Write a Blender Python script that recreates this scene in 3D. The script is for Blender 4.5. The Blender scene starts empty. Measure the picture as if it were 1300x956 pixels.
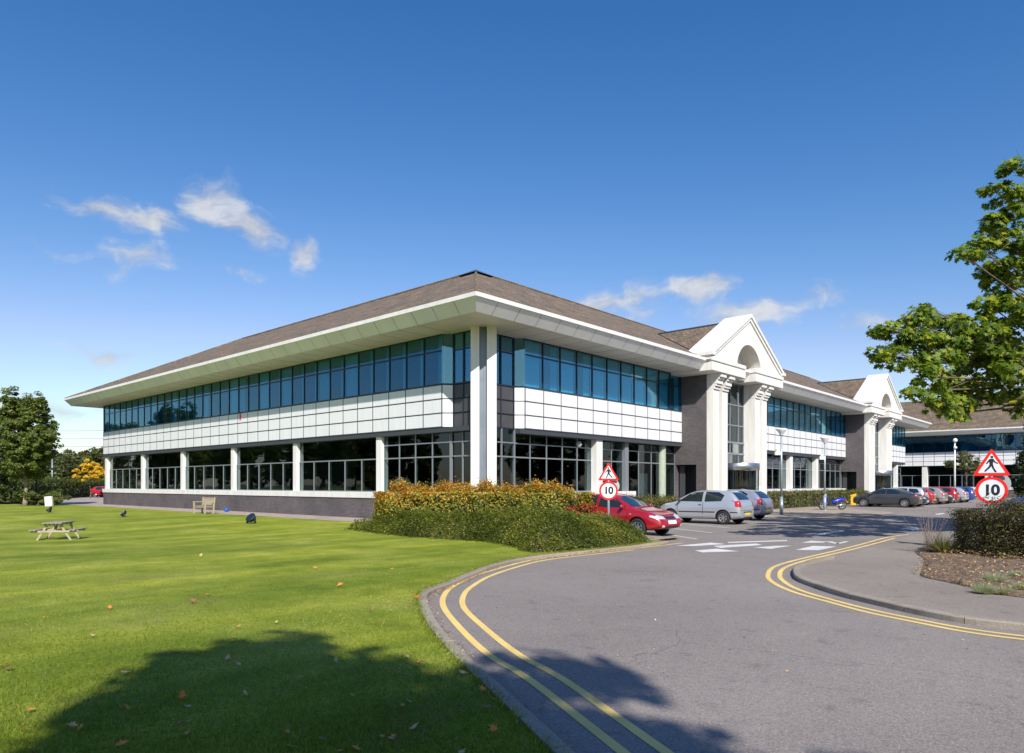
import bpy, bmesh, math, random
import numpy as np
from math import sin, cos, pi, radians, sqrt, atan2
from mathutils import Vector, Matrix
from mathutils.bvhtree import BVHTree
random.seed(7)
RNG = np.random.default_rng(11)
S = bpy.context.scene
COL = S.collection
CAM = (-20.6, -20.6, 1.7)
SUNK = (0.75, 1.02)          # shadow travel in x and y per metre of height

# ------------------------------------------------------------------ basics
def link(o, parent=None):
    COL.objects.link(o)
    if parent is not None:
        o.parent = parent
    return o
def tag(o, label=None, cat=None, group=None, kind=None):
    if label: o['label'] = label
    if cat: o['category'] = cat
    if group: o['group'] = group
    if kind: o['kind'] = kind
    return o
def empty(name, loc=(0, 0, 0), rz=0, label=None, cat=None, group=None):
    o = bpy.data.objects.new(name, None); o.empty_display_size = .3
    link(o); o.location = loc; o.rotation_euler = (0, 0, rz)
    return tag(o, label, cat, group)
def copy_tree(o, parent=None):
    c = o.copy(); COL.objects.link(c)
    if parent is not None: c.parent = parent
    for ch in list(o.children): copy_tree(ch, c)
    return c

class MB:
    def __init__(s): s.v = []; s.f = []; s.m = []; s.sm = []; s.mi = 0; s.smooth = False
    def add(s, vs, fs):
        n = len(s.v); s.v += [tuple(map(float, p)) for p in vs]
        for f in fs:
            s.f.append(tuple(i + n for i in f)); s.m.append(s.mi); s.sm.append(s.smooth)
    def box(s, x0, x1, y0, y1, z0, z1):
        if x0 > x1: x0, x1 = x1, x0
        if y0 > y1: y0, y1 = y1, y0
        if z0 > z1: z0, z1 = z1, z0
        s.add([(x0,y0,z0),(x1,y0,z0),(x1,y1,z0),(x0,y1,z0),(x0,y0,z1),(x1,y0,z1),(x1,y1,z1),(x0,y1,z1)],
              [(0,3,2,1),(4,5,6,7),(0,1,5,4),(1,2,6,5),(2,3,7,6),(3,0,4,7)])
    def obox(s, c, ax, ay, az):
        c = Vector(c); ax = Vector(ax); ay = Vector(ay); az = Vector(az)
        vs = [c + ax*i + ay*j + az*k for k in (-1, 1) for j in (-1, 1) for i in (-1, 1)]
        s.add(vs, [(0,2,3,1),(4,5,7,6),(0,1,5,4),(1,3,7,5),(3,2,6,7),(2,0,4,6)])
    def prism(s, poly, fn, d0, d1):
        """poly 2D, fn(p,q,d)->xyz"""
        n = len(poly)
        vs = [fn(p, q, d0) for p, q in poly] + [fn(p, q, d1) for p, q in poly]
        fs = [tuple(range(n))[::-1], tuple(range(n, 2*n))]
        for i in range(n):
            j = (i+1) % n; fs.append((i, j, n+j, n+i))
        s.add(vs, fs)
    def tube(s, p0, p1, r0, r1=None, n=8, cap=True):
        if r1 is None: r1 = r0
        p0 = Vector(p0); p1 = Vector(p1); d = (p1-p0)
        if d.length < 1e-6: return
        d.normalize(); a = d.orthogonal().normalized(); b = d.cross(a)
        vs = []
        for p, r in ((p0, r0), (p1, r1)):
            for i in range(n):
                t = 2*pi*i/n; vs.append(p + (a*cos(t) + b*sin(t))*r)
        fs = [(i, (i+1) % n, n+(i+1) % n, n+i) for i in range(n)]
        if cap: fs += [tuple(range(n))[::-1], tuple(range(n, 2*n))]
        s.add(vs, fs)
    def path(s, pts, rs, n=8):
        for i in range(len(pts)-1):
            s.tube(pts[i], pts[i+1], rs[i], rs[i+1], n)
    def lathe(s, prof, c=(0,0,0), axis='z', n=24):
        """prof list of (r, h)"""
        c = Vector(c); vs = []
        for r, h in prof:
            for i in range(n):
                t = 2*pi*i/n
                if axis == 'z': p = (r*cos(t), r*sin(t), h)
                elif axis == 'y': p = (r*cos(t), h, r*sin(t))
                else: p = (h, r*cos(t), r*sin(t))
                vs.append(c + Vector(p))
        fs = []
        for k in range(len(prof)-1):
            for i in range(n):
                j = (i+1) % n
                fs.append((k*n+i, k*n+j, (k+1)*n+j, (k+1)*n+i))
        s.add(vs, fs)
    def build(s, name, mats, parent=None, bevel=0):
        me = bpy.data.meshes.new(name); me.from_pydata(s.v, [], s.f)
        if not isinstance(mats, (list, tuple)): mats = [mats]
        for m in mats: me.materials.append(m)
        me.polygons.foreach_set('material_index', s.m)
        me.polygons.foreach_set('use_smooth', s.sm)
        bm = bmesh.new(); bm.from_mesh(me)
        bmesh.ops.recalc_face_normals(bm, faces=bm.faces)
        bm.to_mesh(me); bm.free()
        o = bpy.data.objects.new(name, me); link(o, parent)
        if bevel:
            b = o.modifiers.new('b', 'BEVEL'); b.width = bevel; b.segments = 2; b.limit_method = 'ANGLE'
        return o

# ------------------------------------------------------------------ materials
def newmat(name):
    m = bpy.data.materials.new(name); m.use_nodes = True
    nt = m.node_tree; p = nt.nodes['Principled BSDF']
    return m, nt, p
def node(nt, t, **kw):
    n = nt.nodes.new(t)
    for k, v in kw.items():
        if k.startswith('i_'): n.inputs[k[2:].replace('_', ' ')].default_value = v
        else: setattr(n, k, v)
    return n
def rgb(*c): return (c[0], c[1], c[2], 1)
def ramp(nt, stops):
    r = nt.nodes.new('ShaderNodeValToRGB'); e = r.color_ramp.elements
    while len(e) < len(stops): e.new(.5)
    for i, (p, c) in enumerate(stops): e[i].position = p; e[i].color = rgb(*c)
    return r
def mat(name, c, rough=.6, metal=0, c2=None, scale=3, detail=4, bump=0, bscale=60, coat=0, coord='Object', spec=None, mapscale=None):
    m, nt, p = newmat(name)
    p.inputs['Base Color'].default_value = rgb(*c); p.inputs['Roughness'].default_value = rough
    p.inputs['Metallic'].default_value = metal
    if spec is not None: p.inputs['Specular IOR Level'].default_value = spec
    if coat: p.inputs['Coat Weight'].default_value = coat; p.inputs['Coat Roughness'].default_value = .05
    tc = node(nt, 'ShaderNodeTexCoord'); src = tc.outputs[coord]
    if mapscale:
        mp = node(nt, 'ShaderNodeMapping'); mp.inputs['Scale'].default_value = mapscale
        nt.links.new(src, mp.inputs['Vector']); src = mp.outputs['Vector']
    if c2 is not None:
        n = node(nt, 'ShaderNodeTexNoise', i_Scale=scale, i_Detail=detail); nt.links.new(src, n.inputs['Vector'])
        r = ramp(nt, [(.35, c), (.65, c2)]); nt.links.new(n.outputs['Fac'], r.inputs['Fac'])
        nt.links.new(r.outputs['Color'], p.inputs['Base Color'])
    if bump:
        n = node(nt, 'ShaderNodeTexNoise', i_Scale=bscale, i_Detail=3); nt.links.new(src, n.inputs['Vector'])
        b = node(nt, 'ShaderNodeBump', i_Strength=bump, i_Distance=.02); nt.links.new(n.outputs['Fac'], b.inputs['Height'])
        nt.links.new(b.outputs['Normal'], p.inputs['Normal'])
    return m
M = {}
M['white_panel'] = mat('white_panel', (.70,.71,.73), .35, c2=(.655,.66,.675), scale=1.6, mapscale=(2.5,2.5,.35), spec=.4)
M['white_paint'] = mat('white_paint', (.71,.705,.68), .55, c2=(.63,.62,.59), scale=1.3, mapscale=(2,2,.5), detail=8)
M['cream_stone'] = mat('cream_stone', (.73,.715,.675), .6, c2=(.64,.622,.575), scale=1.4, detail=9, mapscale=(3,3,.35), bump=.05)
M['fascia'] = mat('fascia_metal', (.76,.755,.73), .4, c2=(.70,.695,.67), scale=.8)
M['soffit'] = mat('soffit_board', (.66,.64,.58), .6, c2=(.58,.565,.50), scale=.7)
M['joint'] = mat('dark_joint', (.045,.05,.058), .6)
M['frame_dark'] = mat('frame_dark_metal', (.02,.03,.045), .35, .2)
M['frame_grey'] = mat('frame_grey_metal', (.24,.26,.28), .4, .3)
M['steel'] = mat('brushed_steel', (.62,.62,.62), .28, 1, mapscale=(1,1,30), bump=.05)
M['grey_metal'] = mat('grey_steel_panel', (.20,.23,.27), .4, .3, c2=(.17,.20,.24), scale=2)
M['spandrel'] = mat('dark_spandrel', (.055,.055,.06), .35, 0, c2=(.065,.062,.065), scale=2)
M['green_col'] = mat('pale_green_paint', (.36,.42,.33), .5, c2=(.32,.37,.29))
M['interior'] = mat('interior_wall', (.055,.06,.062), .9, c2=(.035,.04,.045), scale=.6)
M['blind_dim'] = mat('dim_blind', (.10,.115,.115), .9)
M['interior_lt'] = mat('interior_light', (.32,.33,.32), .9)
M['blind'] = mat('blind_fabric', (.80,.82,.82), .8, c2=(.66,.69,.70), scale=4, mapscale=(6,6,.3))
M['black_rubber'] = mat('black_rubber', (.018,.018,.02), .75, bump=.1)
M['black_plastic'] = mat('black_plastic', (.02,.021,.023), .5)
M['galv'] = mat('painted_galvanised', (.36,.42,.45), .42, .4, c2=(.31,.36,.39), scale=5)
M['red_sign'] = mat('red_sign_film', (.72,.02,.015), .35)
M['white_sign'] = mat('white_sign_film', (.72,.74,.77), .35, c2=(.66,.68,.71), scale=3)
M['black_sign'] = mat('black_sign_film', (.012,.014,.02), .4)
M['timber_grey'] = mat('weathered_timber', (.34,.30,.26), .8, c2=(.22,.19,.165), scale=5, mapscale=(1,12,12), bump=.25)
M['timber_pale'] = mat('pale_timber', (.42,.36,.25), .8, c2=(.30,.25,.17), scale=5, mapscale=(10,1,10), bump=.2)
M['bark'] = mat('bark', (.16,.125,.09), .9, c2=(.085,.07,.055), scale=6, detail=8, bump=.8, bscale=18, mapscale=(2,2,.6))
M['bark_pale'] = mat('pale_bark', (.34,.28,.21), .9, c2=(.19,.16,.12), scale=6, detail=8, bump=.8, bscale=18, mapscale=(2,2,.6))
M['blue_plastic'] = mat('blue_plastic', (.01,.10,.62), .35, coat=.3)
M['yellow_plastic'] = mat('yellow_plastic', (.75,.45,.03), .45)
M['cable'] = mat('cable', (.12,.12,.13), .6)
M['glassdark'] = mat('car_glass', (.012,.02,.024), .04, 0, spec=.8, coat=.6)
M['rim'] = mat('alloy_rim', (.52,.53,.55), .3, .8)
M['chrome'] = mat('lamp_reflector', (.72,.72,.70), .25, .3, coat=1)
M['tail'] = mat('tail_lamp_red', (.42,.012,.01), .2, coat=1)
M['amber'] = mat('amber_lamp', (.75,.25,.02), .2, coat=1)
M['plate_y'] = mat('yellow_number_plate', (.78,.52,.03), .4)
M['plate_w'] = mat('white_number_plate', (.7,.7,.68), .4)
M['lampglass'] = mat('lamp_opal', (.80,.80,.78), .25)

def glass(name, tint, ior=1.55, gl=(1,1,1), body=None, fac=.3):
    m, nt, p = newmat(name); nt.nodes.remove(p)
    out = nt.nodes['Material Output']
    tr = node(nt, 'ShaderNodeBsdfTransparent'); tr.inputs['Color'].default_value = rgb(*tint)
    src = tr.outputs[0]
    if body:
        df = node(nt, 'ShaderNodeBsdfDiffuse'); df.inputs['Color'].default_value = rgb(*body)
        m0 = node(nt, 'ShaderNodeMixShader'); m0.inputs[0].default_value = fac
        oi = node(nt, 'ShaderNodeObjectInfo'); ma = node(nt, 'ShaderNodeMath', operation='MULTIPLY_ADD'); ma.inputs[1].default_value = fac*1.1; ma.inputs[2].default_value = fac*.45
        nt.links.new(oi.outputs['Random'], ma.inputs[0]); nt.links.new(ma.outputs[0], m0.inputs[0])
        nt.links.new(src, m0.inputs[1]); nt.links.new(df.outputs[0], m0.inputs[2]); src = m0.outputs[0]
    g = node(nt, 'ShaderNodeBsdfGlossy'); g.inputs['Color'].default_value = rgb(*gl); g.inputs['Roughness'].default_value = 0
    tc = node(nt, 'ShaderNodeTexCoord'); n = node(nt, 'ShaderNodeTexNoise', i_Scale=.9, i_Detail=1)
    nt.links.new(tc.outputs['Object'], n.inputs['Vector'])
    b = node(nt, 'ShaderNodeBump', i_Strength=.25, i_Distance=.016); nt.links.new(n.outputs['Fac'], b.inputs['Height'])
    nt.links.new(b.outputs['Normal'], g.inputs['Normal'])
    ge = node(nt, 'ShaderNodeNewGeometry'); dt = node(nt, 'ShaderNodeVectorMath', operation='DOT_PRODUCT'); nt.links.new(ge.outputs['Normal'], dt.inputs[0]); nt.links.new(ge.outputs['Incoming'], dt.inputs[1])
    ab = node(nt, 'ShaderNodeMath', operation='ABSOLUTE'); nt.links.new(dt.outputs['Value'], ab.inputs[0])
    om = node(nt, 'ShaderNodeMath', operation='SUBTRACT'); om.inputs[0].default_value = 1; nt.links.new(ab.outputs[0], om.inputs[1])
    pw = node(nt, 'ShaderNodeMath', operation='POWER'); pw.inputs[1].default_value = 5; nt.links.new(om.outputs[0], pw.inputs[0])
    fr = node(nt, 'ShaderNodeMath', operation='MULTIPLY_ADD'); fr.inputs[1].default_value = 1-ior; fr.inputs[2].default_value = ior; nt.links.new(pw.outputs[0], fr.inputs[0])
    mx = node(nt, 'ShaderNodeMixShader'); nt.links.new(fr.outputs[0], mx.inputs[0])
    nt.links.new(src, mx.inputs[1]); nt.links.new(g.outputs[0], mx.inputs[2]); nt.links.new(mx.outputs[0], out.inputs['Surface'])
    return m
M['glass_up'] = glass('blue_tinted_glass', (.44,.84,.95), .20, (.50,.88,1.0), (.0,.14,.32), .10)
M['glass_left'] = glass('dark_blue_glass', (.34,.74,.90), .11, (.55,.88,1.0), (.0,.12,.25), .10)
M['glass_low'] = glass('clear_dark_glass', (.60,.68,.68), .045, (.9,.95,1))

def brick():
    m, nt, p = newmat('dark_brick'); tc = node(nt, 'ShaderNodeTexCoord')
    sx = node(nt, 'ShaderNodeSeparateXYZ'); nt.links.new(tc.outputs['Object'], sx.inputs[0])
    ad = node(nt, 'ShaderNodeMath', operation='ADD'); nt.links.new(sx.outputs[0], ad.inputs[0]); nt.links.new(sx.outputs[1], ad.inputs[1])
    cb = node(nt, 'ShaderNodeCombineXYZ'); nt.links.new(ad.outputs[0], cb.inputs[0]); nt.links.new(sx.outputs[2], cb.inputs[1])
    bt = node(nt, 'ShaderNodeTexBrick'); bt.inputs['Scale'].default_value = 1
    bt.inputs['Brick Width'].default_value = .225; bt.inputs['Row Height'].default_value = .075; bt.inputs['Mortar Size'].default_value = .006
    bt.inputs['Color1'].default_value = rgb(.105,.092,.095); bt.inputs['Color2'].default_value = rgb(.070,.064,.070); bt.inputs['Mortar'].default_value = rgb(.13,.12,.12)
    nt.links.new(cb.outputs[0], bt.inputs['Vector'])
    n = node(nt, 'ShaderNodeTexNoise', i_Scale=.7, i_Detail=6); nt.links.new(tc.outputs['Object'], n.inputs['Vector'])
    r = ramp(nt, [(.3, (.78,.78,.8)), (.7, (1.25,1.2,1.18))]); nt.links.new(n.outputs['Fac'], r.inputs['Fac'])
    mx = node(nt, 'ShaderNodeMix', data_type='RGBA', blend_type='MULTIPLY'); mx.inputs[0].default_value = 1
    nt.links.new(bt.outputs['Color'], mx.inputs[6]); nt.links.new(r.outputs['Color'], mx.inputs[7])
    nt.links.new(mx.outputs[2], p.inputs['Base Color']); p.inputs['Roughness'].default_value = .75
    b = node(nt, 'ShaderNodeBump', i_Strength=.4, i_Distance=.006); b.invert = True
    nt.links.new(bt.outputs['Fac'], b.inputs['Height']); nt.links.new(b.outputs['Normal'], p.inputs['Normal'])
    return m
M['brick'] = brick()
def roofmat():
    m, nt, p = newmat('slate_roof'); tc = node(nt, 'ShaderNodeTexCoord')
    sx = node(nt, 'ShaderNodeSeparateXYZ'); nt.links.new(tc.outputs['Object'], sx.inputs[0])
    g = node(nt, 'ShaderNodeNewGeometry'); sn = node(nt, 'ShaderNodeSeparateXYZ'); nt.links.new(g.outputs['True Normal'], sn.inputs[0])
    # run along the eave: y where the slope faces x, x where it faces y
    ax = node(nt, 'ShaderNodeMath', operation='ABSOLUTE'); nt.links.new(sn.outputs[0], ax.inputs[0])
    gt = node(nt, 'ShaderNodeMath', operation='GREATER_THAN'); gt.inputs[1].default_value = .2; nt.links.new(ax.outputs[0], gt.inputs[0])
    mixv = node(nt, 'ShaderNodeMix', data_type='FLOAT'); nt.links.new(gt.outputs[0], mixv.inputs[0]); nt.links.new(sx.outputs[0], mixv.inputs[2]); nt.links.new(sx.outputs[1], mixv.inputs[3])
    cb = node(nt, 'ShaderNodeCombineXYZ'); nt.links.new(mixv.outputs[0], cb.inputs[0]); nt.links.new(sx.outputs[2], cb.inputs[1])
    bt = node(nt, 'ShaderNodeTexBrick'); bt.inputs['Scale'].default_value = 1
    bt.inputs['Brick Width'].default_value = .34; bt.inputs['Row Height'].default_value = .125; bt.inputs['Mortar Size'].default_value = .009
    bt.inputs['Color1'].default_value = rgb(.205,.152,.105); bt.inputs['Color2'].default_value = rgb(.135,.108,.082); bt.inputs['Mortar'].default_value = rgb(.045,.04,.036)
    nt.links.new(cb.outputs[0], bt.inputs['Vector'])
    mp = node(nt, 'ShaderNodeMapping'); mp.inputs['Scale'].default_value = (1, 2.2, 1); nt.links.new(cb.outputs[0], mp.inputs['Vector'])
    n = node(nt, 'ShaderNodeTexNoise', i_Scale=1.1, i_Detail=9, i_Roughness=.65); nt.links.new(mp.outputs[0], n.inputs['Vector'])
    r = ramp(nt, [(.30, (.50,.51,.54)), (.5, (.90,.88,.84)), (.68, (1.45,1.32,1.08))]); nt.links.new(n.outputs['Fac'], r.inputs['Fac'])
    n3 = node(nt, 'ShaderNodeTexNoise', i_Scale=9, i_Detail=3); nt.links.new(mp.outputs[0], n3.inputs['Vector'])
    r3 = ramp(nt, [(.38, (.55,.55,.57)), (.62, (1.5,1.46,1.38))]); nt.links.new(n3.outputs['Fac'], r3.inputs['Fac'])
    mx = node(nt, 'ShaderNodeMix', data_type='RGBA', blend_type='MULTIPLY'); mx.inputs[0].default_value = 1
    nt.links.new(bt.outputs['Color'], mx.inputs[6]); nt.links.new(r.outputs['Color'], mx.inputs[7])
    mx2 = node(nt, 'ShaderNodeMix', data_type='RGBA', blend_type='MULTIPLY'); mx2.inputs[0].default_value = 1
    nt.links.new(mx.outputs[2], mx2.inputs[6]); nt.links.new(r3.outputs['Color'], mx2.inputs[7])
    nt.links.new(mx2.outputs[2], p.inputs['Base Color']); p.inputs['Roughness'].default_value = .85
    b = node(nt, 'ShaderNodeBump', i_Strength=.6, i_Distance=.02); b.invert = True
    nt.links.new(bt.outputs['Fac'], b.inputs['Height']); nt.links.new(b.outputs['Normal'], p.inputs['Normal'])
    return m
M['roof'] = roofmat()
def asphalt(name, ca, cb_, sp=.5):
    m, nt, p = newmat(name); tc = node(nt, 'ShaderNodeTexCoord')
    n = node(nt, 'ShaderNodeTexNoise', i_Scale=.35, i_Detail=8); nt.links.new(tc.outputs['Object'], n.inputs['Vector'])
    r = ramp(nt, [(.3, ca), (.7, cb_)]); nt.links.new(n.outputs['Fac'], r.inputs['Fac'])
    v = node(nt, 'ShaderNodeTexVoronoi', i_Scale=75); nt.links.new(tc.outputs['Object'], v.inputs['Vector'])
    hs = ramp(nt, [(.0, (.62,.62,.62)), (.5, (1,1,1)), (.93, (1.12,1.10,1.08)), (1, (1.55,1.5,1.42))]); 
    sc = node(nt, 'ShaderNodeSeparateColor'); nt.links.new(v.outputs['Color'], sc.inputs[0]); nt.links.new(sc.outputs[0], hs.inputs['Fac'])
    mx = node(nt, 'ShaderNodeMix', data_type='RGBA', blend_type='MULTIPLY'); mx.inputs[0].default_value = sp*1.6
    nt.links.new(r.outputs['Color'], mx.inputs[6]); nt.links.new(hs.outputs['Color'], mx.inputs[7])
    # sparse stains and patches
    n2 = node(nt, 'ShaderNodeTexNoise', i_Scale=2.3, i_Detail=5, i_Roughness=.7); nt.links.new(tc.outputs['Object'], n2.inputs['Vector'])
    r2 = ramp(nt, [(.30, (.62,.61,.60)), (.42, (.97,.97,.97)), (.62, (1,1,1)), (.76, (1.20,1.17,1.13))]); nt.links.new(n2.outputs['Fac'], r2.inputs['Fac'])
    mx2 = node(nt, 'ShaderNodeMix', data_type='RGBA', blend_type='MULTIPLY'); mx2.inputs[0].default_value = .8
    nt.links.new(mx.outputs[2], mx2.inputs[6]); nt.links.new(r2.outputs['Color'], mx2.inputs[7])
    wpn = node(nt, 'ShaderNodeTexNoise', i_Scale=1.7, i_Detail=5); nt.links.new(tc.outputs['Object'], wpn.inputs['Vector'])
    wpv = node(nt, 'ShaderNodeMix', data_type='VECTOR'); wpv.inputs[0].default_value = .22; nt.links.new(tc.outputs['Object'], wpv.inputs[4]); nt.links.new(wpn.outputs['Color'], wpv.inputs[5])
    ck = node(nt, 'ShaderNodeTexVoronoi', feature='DISTANCE_TO_EDGE', i_Scale=.42); nt.links.new(wpv.outputs[1], ck.inputs['Vector'])
    cr_ = node(nt, 'ShaderNodeMapRange'); cr_.inputs['From Min'].default_value = .0; cr_.inputs['From Max'].default_value = .0035; cr_.inputs['To Min'].default_value = .55; cr_.inputs['To Max'].default_value = 1; nt.links.new(ck.outputs['Distance'], cr_.inputs['Value'])
    n5 = node(nt, 'ShaderNodeTexNoise', i_Scale=.5, i_Detail=2); nt.links.new(tc.outputs['Object'], n5.inputs['Vector'])
    g5 = node(nt, 'ShaderNodeMapRange'); g5.inputs['From Min'].default_value = .52; g5.inputs['From Max'].default_value = .58; nt.links.new(n5.outputs['Fac'], g5.inputs['Value'])
    mx3 = node(nt, 'ShaderNodeMix', data_type='RGBA', blend_type='MULTIPLY'); nt.links.new(g5.outputs[0], mx3.inputs[0]); nt.links.new(mx2.outputs[2], mx3.inputs[6]); nt.links.new(cr_.outputs[0], mx3.inputs[7])
    nt.links.new(mx3.outputs[2], p.inputs['Base Color']); p.inputs['Roughness'].default_value = .85
    b = node(nt, 'ShaderNodeBump', i_Strength=.35, i_Distance=.006); nt.links.new(v.outputs['Distance'], b.inputs['Height']); nt.links.new(b.outputs['Normal'], p.inputs['Normal'])
    return m
M['asphalt'] = asphalt('asphalt', (.210,.182,.165), (.255,.224,.203))
M['footway'] = asphalt('footway_asphalt', (.225,.190,.157), (.285,.246,.208))
M['concrete'] = asphalt('kerb_concrete', (.24,.20,.155), (.35,.305,.25), .3)
def paving(name, c1, c2):
    m, nt, p = newmat(name); tc = node(nt, 'ShaderNodeTexCoord')
    bt = node(nt, 'ShaderNodeTexBrick'); bt.inputs['Scale'].default_value = 1
    bt.inputs['Brick Width'].default_value = .2; bt.inputs['Row Height'].default_value = .1; bt.inputs['Mortar Size'].default_value = .004
    bt.inputs['Color1'].default_value = rgb(*c1); bt.inputs['Color2'].default_value = rgb(*c2); bt.inputs['Mortar'].default_value = rgb(.12,.11,.095)
    nt.links.new(tc.outputs['Object'], bt.inputs['Vector'])
    n = node(nt, 'ShaderNodeTexNoise', i_Scale=.8, i_Detail=7); nt.links.new(tc.outputs['Object'], n.inputs['Vector'])
    r = ramp(nt, [(.3, (.82,.82,.82)), (.7, (1.12,1.1,1.08))]); nt.links.new(n.outputs['Fac'], r.inputs['Fac'])
    mx = node(nt, 'ShaderNodeMix', data_type='RGBA', blend_type='MULTIPLY'); mx.inputs[0].default_value = 1
    nt.links.new(bt.outputs['Color'], mx.inputs[6]); nt.links.new(r.outputs['Color'], mx.inputs[7]); nt.links.new(mx.outputs[2], p.inputs['Base Color'])
    p.inputs['Roughness'].default_value = .85
    return m
M['paving'] = paving('beige_block_paving', (.38,.32,.245), (.32,.27,.21))
M['path'] = paving('pink_path_paving', (.40,.33,.29), (.34,.28,.245))
def paintmat(name, c, under, thr=.42):
    """road paint worn through in specks"""
    m, nt, p = newmat(name); tc = node(nt, 'ShaderNodeTexCoord')
    n = node(nt, 'ShaderNodeTexNoise', i_Scale=14, i_Detail=8, i_Roughness=.7); nt.links.new(tc.outputs['Object'], n.inputs['Vector'])
    r = ramp(nt, [(thr-.06, under), (thr+.02, c), (1, tuple(min(1, k*1.05) for k in c))]); nt.links.new(n.outputs['Fac'], r.inputs['Fac'])
    n2 = node(nt, 'ShaderNodeTexNoise', i_Scale=1.5, i_Detail=4); nt.links.new(tc.outputs['Object'], n2.inputs['Vector'])
    r2 = ramp(nt, [(.3, (.84,.84,.84)), (.7, (1.06,1.06,1.06))]); nt.links.new(n2.outputs['Fac'], r2.inputs['Fac'])
    mx = node(nt, 'ShaderNodeMix', data_type='RGBA', blend_type='MULTIPLY'); mx.inputs[0].default_value = 1
    nt.links.new(r.outputs['Color'], mx.inputs[6]); nt.links.new(r2.outputs['Color'], mx.inputs[7])
    nt.links.new(mx.outputs[2], p.inputs['Base Color']); p.inputs['Roughness'].default_value = .7
    return m
M['yellow_line'] = paintmat('yellow_road_paint', (.78,.56,.18), (.42,.32,.16), .34)
M['white_line'] = paintmat('white_road_paint', (.66,.65,.62), (.28,.26,.25), .40)

def grassmat():
    m, nt, p = newmat('lawn_grass'); tc = node(nt, 'ShaderNodeTexCoord')
    def N(scale, det=5, rot=0, ms=(1,1,1), rough=.6):
        mp = node(nt, 'ShaderNodeMapping'); mp.inputs['Rotation'].default_value = (0,0,rot); mp.inputs['Scale'].default_value = ms
        nt.links.new(tc.outputs['Object'], mp.inputs['Vector'])
        n = node(nt, 'ShaderNodeTexNoise', i_Scale=scale, i_Detail=det, i_Roughness=rough); nt.links.new(mp.outputs[0], n.inputs['Vector']); return n
    a = N(.5, 6); s = N(.55, 3, radians(47), (.12, 1, 1)); f = N(26, 6, 0, (1,1,1), .75); d = N(1.6, 6, 0, (1,1,1), .7)
    r = ramp(nt, [(.33, (.150,.190,.012)), (.48, (.205,.250,.018)), (.62, (.255,.290,.036)), (.75, (.31,.29,.075))])
    nt.links.new(a.outputs['Fac'], r.inputs['Fac'])
    def mul(src, n, stops, fac=1):
        rr = ramp(nt, stops); nt.links.new(n.outputs['Fac'], rr.inputs['Fac'])
        mx = node(nt, 'ShaderNodeMix', data_type='RGBA', blend_type='MULTIPLY'); mx.inputs[0].default_value = fac
        nt.links.new(src, mx.inputs[6]); nt.links.new(rr.outputs['Color'], mx.inputs[7]); return mx.outputs[2]
    c = mul(r.outputs['Color'], s, [(.38, (.72,.80,.66)), (.5, (1,1,1)), (.62, (1.25,1.18,1.2))])
    c = mul(c, f, [(.30, (.45,.5,.4)), (.5, (1,1,1)), (.72, (1.55,1.45,1.6))])
    c = mul(c, d, [(.30, (.72,.78,.7)), (.5, (1,1,1)), (.70, (1.28,1.15,1.5))])
    wn = N(.33, 5, .4, (1,1.6,1), .6); wr = node(nt, 'ShaderNodeMapRange'); wr.inputs['From Min'].default_value = .57; wr.inputs['From Max'].default_value = .68; wr.inputs['To Max'].default_value = .55; nt.links.new(wn.outputs['Fac'], wr.inputs['Value'])
    wf = N(9, 5, 0, (1,1,1), .7); wm_ = node(nt, 'ShaderNodeMath', operation='MULTIPLY'); nt.links.new(wr.outputs[0], wm_.inputs[0]); 
    wc = node(nt, 'ShaderNodeMapRange'); wc.inputs['From Min'].default_value = .38; wc.inputs['From Max'].default_value = .58; nt.links.new(wf.outputs['Fac'], wc.inputs['Value']); nt.links.new(wc.outputs[0], wm_.inputs[1])
    wx_ = node(nt, 'ShaderNodeMix', data_type='RGBA'); nt.links.new(wm_.outputs[0], wx_.inputs[0]); nt.links.new(c, wx_.inputs[6]); wx_.inputs[7].default_value = (.20,.155,.06,1); c = wx_.outputs[2]
    nt.links.new(c, p.inputs['Base Color']); p.inputs['Roughness'].default_value = .8; p.inputs['Specular IOR Level'].default_value = .2
    b = node(nt, 'ShaderNodeBump', i_Strength=.7, i_Distance=.03); nt.links.new(f.outputs['Fac'], b.inputs['Height']); nt.links.new(b.outputs['Normal'], p.inputs['Normal'])
    return m
M['grass'] = grassmat()
M['earth'] = mat('mulch_earth', (.095,.062,.042), .95, c2=(.18,.125,.085), scale=9, detail=9, bump=1, bscale=30)
M['ground'] = mat('rough_grass', (.07,.09,.025), .9, c2=(.13,.13,.05), scale=.3, detail=8, bump=.5, bscale=8)

def leafmat(name, stops, transl=.35, rough=.5):
    """colours spread over the leaves by the per-leaf random attribute"""
    m, nt, p = newmat(name)
    at = node(nt, 'ShaderNodeAttribute', attribute_name='rnd')
    r = ramp(nt, stops); nt.links.new(at.outputs['Fac'], r.inputs['Fac'])
    nt.links.new(r.outputs['Color'], p.inputs['Base Color']); p.inputs['Roughness'].default_value = rough
    p.inputs['Specular IOR Level'].default_value = .35
    tl = node(nt, 'ShaderNodeBsdfTranslucent'); br = node(nt, 'ShaderNodeMix', data_type='RGBA', blend_type='MULTIPLY'); br.inputs[0].default_value = 1
    br.inputs[7].default_value = (1.6,1.5,.7,1); nt.links.new(r.outputs['Color'], br.inputs[6]); nt.links.new(br.outputs[2], tl.inputs['Color'])
    mx = node(nt, 'ShaderNodeMixShader'); mx.inputs[0].default_value = transl
    nt.links.new(p.outputs[0], mx.inputs[1]); nt.links.new(tl.outputs[0], mx.inputs[2]); nt.links.new(mx.outputs[0], nt.nodes['Material Output'].inputs['Surface'])
    return m
M['lf_plane'] = leafmat('broad_leaf', [(0,(.040,.080,.008)),(.42,(.105,.18,.013)),(.84,(.24,.32,.024)),(1,(.40,.36,.03))], .5)
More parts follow.
